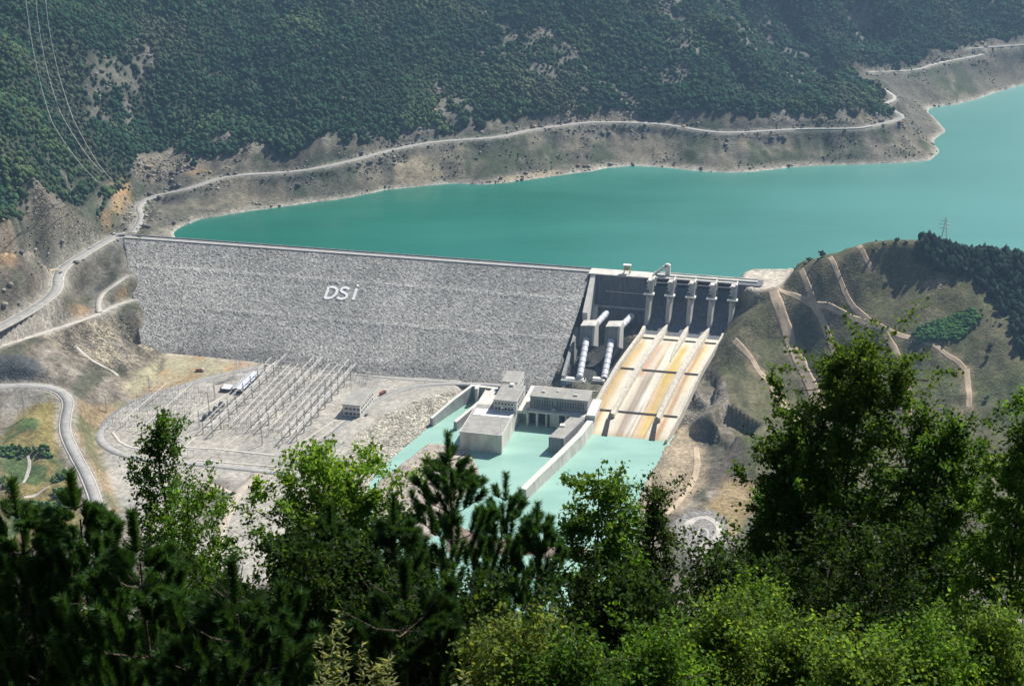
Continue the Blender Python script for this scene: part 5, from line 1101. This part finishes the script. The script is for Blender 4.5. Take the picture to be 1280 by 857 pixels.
# single trees one can tell apart: skyline of the spur and the knoll
def lone_tree(px, py, z0, s, label, group):
    if z0 is None: p = hit(px, py)
    else: p = W(px, py, z0)
    gz = float(ground([p[0]], [p[1]])[0]); t = thing('lone_tree', label, 'tree', (p[0], p[1], gz), 0, group)
    m = MB(); m.bar((0, 0, -.5), (0, 0, s*.8), s*.06, 5, s*.02); m.build('trunk', M['bark'], t)
    k = 7; x_ = rng.normal(0, s*.16, k); y_ = rng.normal(0, s*.16, k); z_ = np.linspace(.1, .75, k)*s; r_ = np.linspace(.34, .14, k)*s
    crowns('crown', x_, y_, z_, r_, r_*1.6, np.tile(col((.028, .045, .022)), (k, 1)), M['far_leaf'], 2, kind=None, parent=t)
M['bark'] = mat('bark', (.10, .08, .06), .95, noise=.3, nscale=4, bump=.4, bscale=12)
for px in (1150, 1160, 1168, 1190, 1197, 1212, 1226, 1236, 1246):
    lone_tree(px, 314, 62, R4.uniform(8, 12), 'dark conifer on the skyline of the wooded knoll', 'conifers on the skyline of the knoll')
lone_tree(1027, 327, 34, 8, 'small dark tree alone on the upper left edge of the bare spur', None)
lone_tree(1010, 332, 26, 5, 'tiny bush-like tree lower down the left skyline of the bare spur', None)
for px, py in ((1120, 308), (1104, 308), (1092, 309), (1132, 311)): lone_tree(px, py, 63, R4.uniform(4, 6), 'small tree along the bare top of the spur', 'small trees along the top of the spur')
lone_tree(1237, 437, None, 6, 'upper of two dark bushes on the grassy slope below the knoll', None); lone_tree(1233, 450, None, 5, 'lower of two dark bushes on the grassy slope below the knoll', None); lone_tree(1234, 500, None, 5, 'single dark bush on the grassy slope above the track end', None)
# ================================================================ FOREGROUND TREES AND SHRUBS
def leaf_mat(name, rough=.6, trans=.45, spec=.10):
    m = bpy.data.materials.new(name); m.use_nodes = True; nt = m.node_tree; b = nt.nodes['Principled BSDF']; L = nt.links.new
    at = nt.nodes.new('ShaderNodeAttribute'); at.attribute_name = 'tone'; L(at.outputs['Color'], b.inputs['Base Color']); b.inputs['Roughness'].default_value = rough; b.inputs['Specular IOR Level'].default_value = spec
    tr = nt.nodes.new('ShaderNodeBsdfTranslucent'); hs = nt.nodes.new('ShaderNodeVectorMath'); hs.operation = 'MULTIPLY'; hs.inputs[1].default_value = (1.9, 1.6, .8); L(at.outputs['Color'], hs.inputs[0]); L(hs.outputs[0], tr.inputs[0])
    mx = nt.nodes.new('ShaderNodeMixShader'); mx.inputs[0].default_value = trans; L(b.outputs[0], mx.inputs[1]); L(tr.outputs[0], mx.inputs[2]); L(mx.outputs[0], nt.nodes['Material Output'].inputs[0]); return m
M['leaf'] = leaf_mat('broad_leaf', trans=.55); M['needle'] = leaf_mat('pine_needle', .5, .35, .2)
def unit(a): return a/(np.linalg.norm(a, axis=-1, keepdims=True)+1e-9)
def leaves(P, d, L, Wd, tone):
    """leaf blades: folded rhombs from base P along d"""
    n = len(P); up = unit(rng.normal(0, .55, (n, 3))+np.array([.15, 0, 1.0])); s = unit(np.cross(d, up)); nn = np.cross(s, d)
    L = L[:, None]; Wd = Wd[:, None]
    a = P; b = P+d*L*.42+s*Wd*.5+nn*Wd*.12; c = P+d*L-nn*L*.1; e = P+d*L*.42-s*Wd*.5+nn*Wd*.12
    return np.stack([a, b, c, e], 1).reshape(-1, 3), np.repeat(tone, 4, 0)
class Wood:
    def __init__(s): s.mb = MB()
    def limb(s, pts, r0, r1, n=5):
        rings = []
        for i, p in enumerate(pts):
            p = Vector(p); d = Vector(pts[min(i+1, len(pts)-1)])-Vector(pts[max(i-1, 0)]); d.normalize(); h = Vector((1, 0, 0)) if abs(d.z) > .7 else Vector((0, 0, 1)); x = d.cross(h).normalized(); y = d.cross(x)
            r = r0+(r1-r0)*i/(len(pts)-1); rings.append([tuple(p+(x*math.cos(6.2832*k/n)+y*math.sin(6.2832*k/n))*r) for k in range(n)])
        s.mb.loft(rings)
def curve(a, b, sag, n=5, wob=.05):
    a = np.array(a, float); b = np.array(b, float); L = np.linalg.norm(b-a)
    return [tuple(a+(b-a)*t+np.array([0, 0, sag*L])*math.sin(math.pi*t)+rng.normal(0, wob*L*.3, 3)*math.sin(math.pi*t)) for t in np.linspace(0, 1, n)]
def px_size(Y, z): return (Y*_c-(z-CAMZ)*_s)/F_PX
def broadleaf(name, label, cat, px, top, wpx, Y, tone, leaf=.095, n_leaf=9000, stems=1, low=857, shape='tall', dense=1.0, group=None, tips=None, clump=.22):
    X0, _, Zt = D(px, top, Y); g = float(ground([X0], [Y])[0]); s = px_size(Y, Zt); Wm = wpx*s/2; H = Zt-g
    zl = D(px, low+90, Y)[2]; Hc = Zt-zl                       # crown height, starts below the frame
    t = thing(name, label, cat, (X0, Y, g), 0, group); wood = Wood(); base = np.array([0, 0, -.3])
    zc0 = H-Hc
    n_leaf = int(n_leaf*2.3); K = int(44*max(1., (n_leaf/20000)**.8)); cl = []
    tops = []
    for st in range(stems):
        a = rng.uniform(0, 6.28); off = 0 if stems == 1 else Wm*.4; tx = off*math.cos(a)*(st > 0); ty = off*.6*math.sin(a)*(st > 0); tz = H-(0 if st == 0 else Hc*rng.uniform(.12, .34))
        pts = [np.array([0, 0, -.3])]+[np.array([tx*q_, ty*q_, tz*q_])+rng.normal(0, .06, 3)*(q_ < 1) for q_ in (.25, .45, .62, .78, .9, 1.)]; wood.limb([tuple(p) for p in pts], .0125*H**.75, .008, 6); tops.append(pts)
    tips_ = []
    for i in range(K):
        f = (i+.5)/K; f = f**.85                                 # 0 at the top, 1 at the crown's foot
        z = H-.12-(Hc-.1)*f
        prof = {'tall': min(1, .10+1.55*f), 'round': math.sqrt(max(.03, 1-(1-min(1, f*1.7+.08))**2)), 'column': min(1, .35+1.2*f)}[shape]
        a = i*2.39996+rng.uniform(-.4, .4); rad = Wm*prof*rng.uniform(.55, 1.08); c = np.array([rad*math.cos(a), rad*.75*math.sin(a), z+rng.normal(0, .12)])
        pts = tops[i % len(tops)]; zz = max(.5, z-rad*rng.uniform(.5, .9)); zs_ = [p[2] for p in pts]; root = np.array([np.interp(zz, zs_, [p[k] for p in pts]) for k in range(3)]); root[2] = zz
        wood.limb(curve(root, c, -.06, 6), .007+.007*rad, .004, 4)
        nsub = rng.integers(5, 9)
        for j in range(nsub):
            f2 = rng.uniform(.35, 1.05); p = root+(c-root)*f2; e = p+rng.normal(0, 1, 3)*np.array([.26, .26, .22])*(.6+Wm*.35)+np.array([0, 0, .1]); wood.limb([tuple(p), tuple((p+e)/2+rng.normal(0, .03, 3)), tuple(e)], .004, .002, 3); tips_.append((p, e))
        tips_.append((root, c))
    for _ in range(int(K*.35)):                              # long shoots breaking the outline
        i_ = rng.integers(0, len(tips_)); p = tips_[i_][1]; e = p+np.array([rng.normal(0, .12), rng.normal(0, .12), rng.uniform(.25, .6)]); e[2] = min(e[2], H-.05-rng.uniform(0, .5)); wood.limb([tuple(p), tuple(e)], .004, .002, 3); tips_ += [(p, e)]*2
    # leading shoots
    for pts in tops:
        for q_ in range(5): e = pts[-1]+np.array([rng.normal(0, .12), rng.normal(0, .12), rng.uniform(-.5, .05)]); tips_.append((pts[-2], e))
    A = np.array([a for a, b in tips_]); B = np.array([b for a, b in tips_]); k = rng.integers(0, len(A), n_leaf); tt = rng.uniform(.35, 1.08, n_leaf)[:, None]
    P = A[k]+(B[k]-A[k])*tt+rng.normal(0, clump*.45, (n_leaf, 3))*np.array([1, 1, .8])*rng.uniform(.3, 1, (n_leaf, 1)); d = unit(unit(B[k]-A[k])*.5+rng.normal(0, .7, (n_leaf, 3))+np.array([0, 0, -.05]))
    L = rng.uniform(.65, 1.2, n_leaf)*leaf
    hh = (P[:, 2]-zc0)/Hc
    tn = np.tile(col(tone), (n_leaf, 1))*rng.uniform(.5, 1.5, (n_leaf, 1))*rng.uniform(.75, 1.3, (len(A), 1))[k]; yl = (rng.random(n_leaf) < .08)[:, None]; tn = np.where(yl, tn*np.array([1.6, 1.25, .9]), tn)
    if tips is not None: g_ = sstep(.72, .95, hh)[:, None]; tn = tn*(1-g_)+col(tips)*g_*rng.uniform(.8, 1.25, (n_leaf, 1))
    v, c4 = leaves(P, d, L, L*rng.uniform(.55, .75, n_leaf), np.clip(tn, 0, 1)); wood.mb.build('trunk', M['bark'], t)
    np_mesh('crown', v, np.arange(len(v)), 4, M['leaf'], t, colors={'tone': c4}); return t
def needles(A, B, n, Ln, tone, wd=.0055):
    n = int(n*3.4)
    """needles along shoots A->B, swept forward"""
    k = rng.integers(0, len(A), n); t = rng.uniform(0, 1, n)**.9; ax = unit(B-A)[k]; P = A[k]+(B-A)[k]*t[:, None]
    r = rng.normal(0, 1, (n, 3)); r = unit(r-ax*(r*ax).sum(1, keepdims=True)); d = unit(ax*rng.uniform(.7, 1.5, (n, 1))+r); L = Ln*rng.uniform(.7, 1.1, n)[:, None]; s = unit(np.cross(d, rng.normal(0, 1, (n, 3))))
    E = P+d*L+np.array([0, 0, -.12])*L; v = np.stack([P-s*wd, P+s*wd, E+s*wd*.35], 1).reshape(-1, 3); tn = np.tile(col(tone), (n, 1))*rng.uniform(.6, 1.4, (n, 1)); return v, np.repeat(tn, 3, 0)
def pine(label, px, top, wpx, Y, tone=(.044, .118, .028), nn=26000, low=857, shoot=.52, group=None, slim=1.0, lean=0.0):
    X0, _, Zt = D(px, top, Y); g = float(ground([X0], [Y])[0]); s = px_size(Y, Zt); Wm = wpx*s/2; H = Zt-g; zl = D(px, low+80, Y)[2]; Hc = Zt-zl
    t = thing('pine_tree', label, 'pine', (X0, Y, g), 0, group); wood = Wood(); tr = [(lean*q_*.0+rng.normal(0, .02), rng.normal(0, .02), -.3+(H-.25)*q_) for q_ in np.linspace(0, 1, 9)]; wood.limb(tr, .016*H**.6, .010, 6)
    A, B = [np.array((0, 0, H-.45))], [np.array((0, 0, H))]; z = H-.42; lvl = 0
    while z > H-Hc:
        f = (H-z)/Hc; rad = Wm*min(1., .12+1.5*f)*slim; nb = rng.integers(4, 7); a0 = rng.uniform(0, 6.28)
        for i in range(nb):
            a = a0+i*6.283/nb+rng.uniform(-.3, .3); R = rad*rng.uniform(.65, 1.1); up = R*rng.uniform(.5, 1.0)*(1-.4*f)
            root = np.array((0, 0, z)); tip = np.array((R*math.cos(a), R*.8*math.sin(a), z+up)); mid = (root+tip)/2+np.array((0, 0, -.12*R)); wood.limb([tuple(root), tuple(mid), tuple(tip)], .009+.005*R, .005, 4)
            ntw = 2+int(R/.34)
            for j in range(ntw):
                q_ = (j+1)/ntw; q_ = .35+.65*q_; b = root*(1-q_)**2+2*q_*(1-q_)*mid+tip*q_*q_; sd_ = 1 if j % 2 else -1
                dr = unit(tip-root); side = np.array((-math.sin(a), math.cos(a), 0))*sd_*(0 if j == ntw-1 else 1); e = b+(dr*.35+side*.35+np.array((0, 0, .95)))*shoot*rng.uniform(.65, 1.1)*.8
                e[2] = min(e[2], H-.05-rng.uniform(1.1, 2.4)*math.hypot(e[0], e[1])*(1 if f < .45 else .6)); b[2] = min(b[2], e[2]-.12)
                A.append(b); B.append(e); wood.limb([tuple(b), tuple(e)], .006, .004, 3)
        z -= rng.uniform(.34, .46); lvl += 1
    A, B = np.array(A), np.array(B); v, c = needles(A, B, nn, .125, tone); wood.mb.build('trunk', M['bark'], t); np_mesh('crown', v, np.arange(len(v)), 3, M['needle'], t, colors={'tone': c}); return t
G1, G2, G3 = (.056, .130, .017), (.082, .175, .022), (.10, .18, .032)
broadleaf('broadleaf_tree', 'slim broadleaf tree with thin pointed crown standing against the switchyard', 'tree', 197, 512, 130, 26, G1, .085, 5200, shape='tall', low=700)
broadleaf('broadleaf_tree', 'leafy green tree left of the dark pines, below the slim pointed tree', 'tree', 235, 610, 150, 24, G2, .085, 7000, shape='round')
broadleaf('broadleaf_tree', 'wide rounded tree with bright lime leaves along its top, in front of the control building', 'tree', 402, 560, 280, 24, G1, .095, 27000, stems=3, shape='round', tips=(.14, .26, .035))
pine('tall young pine with upswept shoots rising in front of the powerhouse', 560, 540, 190, 17, nn=26000)
pine('dark young pine in front of the lime-topped tree', 412, 630, 120, 15, nn=18000, tone=(.034, .09, .022))
pine('narrow pine top just left of the tall pine', 492, 618, 110, 15, nn=14000, tone=(.032, .085, .022))
pine('small pine leader with three shoots against the pale tailrace water', 672, 628, 60, 17, nn=5000, low=700, shoot=.4)
pine('young pine between the tall pine and the tailrace, with bright shoots', 632, 592, 90, 18, nn=11000, low=780)
pine('blurred dark pine at the lower left, beside the valley road', 88, 590, 150, 13, nn=22000, tone=(.046, .115, .027))
pine('dark pine at the left edge of the view', 15, 600, 140, 13, nn=18000, tone=(.046, .115, .027))
pine('broad dark pine in front of the slim pointed tree', 165, 640, 190, 12, nn=24000, tone=(.042, .108, .025))
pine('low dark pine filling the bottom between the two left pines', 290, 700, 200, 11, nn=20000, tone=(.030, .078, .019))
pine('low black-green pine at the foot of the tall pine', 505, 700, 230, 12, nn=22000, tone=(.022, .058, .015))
broadleaf('broadleaf_tree', 'glossy leaved tree with an irregular crown in front of the plunge pool', 'tree', 748, 585, 150, 22, G1, .095, 10000, stems=2, shape='round', tips=(.085, .17, .025))
broadleaf('broadleaf_tree', 'second crown close behind, darker, reaching the spiral track', 'tree', 822, 605, 110, 23, (.045, .085, .020), .08, 7500, shape='tall')
broadleaf('broadleaf_tree', 'largest tree of the foreground, many-stemmed, hiding the foot of the bare spur', 'tree', 1080, 424, 430, 25, G1, .095, 40000, stems=6, shape='tall', tips=(.075, .14, .024))
broadleaf('broadleaf_tree', 'dark leafy tree leaning out on the left flank of the largest tree', 'tree', 990, 545, 190, 24, (.048, .108, .017), .095, 13000, stems=2, shape='tall')
broadleaf('broadleaf_tree', 'bright leafy tree on the right flank of the largest tree', 'tree', 1200, 530, 230, 24, G1, .09, 20000, stems=2, shape='tall')
broadleaf('broadleaf_tree', 'tree cut by the right edge of the view', 'tree', 1290, 510, 170, 22, G2, .085, 15000, stems=2, shape='tall')
# darker understorey trees closing the slope beneath the crowns
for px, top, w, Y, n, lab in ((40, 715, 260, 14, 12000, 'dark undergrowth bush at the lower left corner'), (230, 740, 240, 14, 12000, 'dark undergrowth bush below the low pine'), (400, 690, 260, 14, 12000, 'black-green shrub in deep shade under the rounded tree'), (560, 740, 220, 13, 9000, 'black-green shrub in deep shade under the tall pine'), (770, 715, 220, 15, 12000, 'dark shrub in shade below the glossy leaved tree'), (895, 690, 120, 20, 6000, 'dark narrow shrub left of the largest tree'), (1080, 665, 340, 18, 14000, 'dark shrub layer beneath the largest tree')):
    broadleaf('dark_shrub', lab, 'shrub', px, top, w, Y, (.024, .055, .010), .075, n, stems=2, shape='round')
# sunlit pale green shrubs along the bottom
for px, top, w, Y, n, tn_, lab in ((655, 790, 130, 10.5, 9000, (.13, .19, .045), 'pale yellow-green shrub at the bottom in front of the tall pine'), (905, 765, 150, 12, 11000, G3, 'sunlit pale shrub below the spiral track'), (1000, 780, 130, 12, 10000, G3, 'sunlit pale shrub left of the dark trunk of the largest tree'), (1150, 800, 150, 11, 9000, G2, 'mid green shrub right of the largest trunk'), (1245, 775, 130, 12, 9000, G3, 'sunlit pale shrub at the lower right corner'), (815, 800, 130, 10.5, 6500, G2, 'leafy shrub above the ferns at the bottom'), (1070, 805, 120, 10, 6000, G3, 'small bright shrub at the bottom under the largest tree'), (945, 720, 90, 15, 5000, G2, 'loose light green shrub between the glossy tree and the largest tree'), (720, 812, 90, 10, 4000, G1, 'small leafy shrub beside the pale yellow-green one')):
    broadleaf('sunlit_shrub', lab, 'shrub', px, top, w, Y, tn_, .05, n, stems=3, shape='column', clump=.2)
def stem_plant(label, px, top, Y, n=7, spreadpx=60):
    X0, _, Zt = D(px, top, Y); g = float(ground([X0], [Y])[0]); s = px_size(Y, Zt); t = thing('flowering_stem', label, 'plant', (X0, Y, g), 0, 'pale flowering stems'); wd = Wood(); V_, C_2 = [], []
    for i in range(n):
        x = rng.normal(0, spreadpx*s*.5); H = Zt-g-abs(x)*1.1-rng.uniform(0, .25); pts = curve((x*.6, 0, 0), (x, rng.normal(0, .1), H), 0, 8, .03); wd.limb(pts, .006, .002, 4)
        for k in range(90):
            q_ = rng.uniform(.78, 1); p = np.array(pts[0])+(np.array(pts[-1])-np.array(pts[0]))*q_+rng.normal(0, .015, 3); d = unit(np.array([[rng.normal(), rng.normal(), .4]])); v, c = leaves(p[None], d, np.array([rng.uniform(.035, .08)]), np.array([.016]), col((.26, .30, .13))[None]*rng.uniform(.6, 1.2)); V_.append(v); C_2.append(c)
    wd.mb.build('stem', M['bark'], t); v = np.concatenate(V_); np_mesh('foliage', v, np.arange(len(v)), 4, M['leaf'], t, colors={'tone': np.concatenate(C_2)})
stem_plant('pale flowering stems rising from the dark shade under the rounded tree', 425, 758, 8.5, 7, 70); stem_plant('pale flowering stems at the bottom under the tall pine', 535, 800, 8, 7, 90); stem_plant('short pale flowering stem between two taller groups', 478, 795, 8.5, 3, 25)
def fern(label, px, top, Y):
    X0, _, Zt = D(px, top, Y); g = float(ground([X0], [Y])[0]); t = thing('fern', label, 'fern', (X0, Y, g), 0, 'ferns at the bottom of the slope'); H = Zt-g; wd = Wood(); V_, C_2 = [], []
    for i in range(11):
        a = i*6.283/11+rng.uniform(-.2, .2); R = rng.uniform(.32, .5); pts = [(R*q_*math.cos(a), R*q_*math.sin(a), max(0, H-.35)+.35*math.sin(q_*2.4)) for q_ in np.linspace(0, 1, 14)]; wd.limb(pts, .006, .002, 3)
        pp = np.array(pts); T = unit(np.gradient(pp, axis=0)); side = np.array([-math.sin(a), math.cos(a), 0])
        for sgn in (-1, 1):
            for u_ in np.linspace(.12, .98, 22):
                p = np.array([np.interp(u_, np.linspace(0, 1, 14), pp[:, k]) for k in range(3)]); ln = .10*math.sin(min(1, u_*1.4+.2)*2.6)+.03; v, c = leaves(p[None], unit((side*sgn+T[int(u_*13)]*.5)[None]), np.array([abs(ln)]), np.array([.02]), col((.07, .16, .04))[None]*rng.uniform(.8, 1.2)); V_.append(v); C_2.append(c)
    wd.limb([(0, 0, -.1), (0, 0, max(.1, H-.33))], .02, .01, 5); wd.mb.build('stem', M['bark'], t); v = np.concatenate(V_); np_mesh('frond', v, np.arange(len(v)), 4, M['leaf'], t, colors={'tone': np.concatenate(C_2)})
fern('bright green fern at the bottom edge under the glossy leaved tree', 742, 905, 7.5); fern('fern at the bottom edge, next to the bright one', 800, 915, 7.4); fern('fern at the bottom edge in the right corner', 1225, 910, 8)
# undergrowth over the near slope itself
gx = rng.uniform(-14, 14, 5200); gy = rng.uniform(3.5, 32, 5200); kk = np.abs(gx) < gy*.55+3; gx, gy = gx[kk], gy[kk]; gz = ground(gx, gy); rep = 6; P = np.repeat(np.c_[gx, gy, gz], rep, 0)+rng.normal(0, .18, (len(gx)*rep, 3)); P[:, 2] += rng.uniform(.05, 1.1, len(P))
v, c = leaves(P, unit(rng.normal(0, 1, P.shape)+np.array([0, 0, .5])), rng.uniform(.07, .13, len(P)), rng.uniform(.04, .07, len(P)), np.tile(col((.03, .055, .014)), (len(P), 1))*rng.uniform(.6, 1.5, (len(P), 1)))
tag(np_mesh('undergrowth', v, np.arange(len(v)), 4, M['leaf'], colors={'tone': c}), kind='stuff')
# ================================================================ HAZE
hz = bpy.data.materials.new('haze_air'); hz.use_nodes = True; nt = hz.node_tree; nt.nodes.remove(nt.nodes['Principled BSDF']); pv = nt.nodes.new('ShaderNodeVolumePrincipled'); pv.inputs['Density'].default_value = HAZE; pv.inputs['Color'].default_value = (.42, .68, 1, 1); pv.inputs['Anisotropy'].default_value = .2
nt.links.new(pv.outputs[0], nt.nodes['Material Output'].inputs['Volume'])
m = MB(); zlo = float(HZ.min())-1.2; zhi = float(HZ.max())+60; m.box((-2030, -230, zlo), (2130, 3930, zhi)); o = m.build('haze', hz); tag(o, kind='stuff')
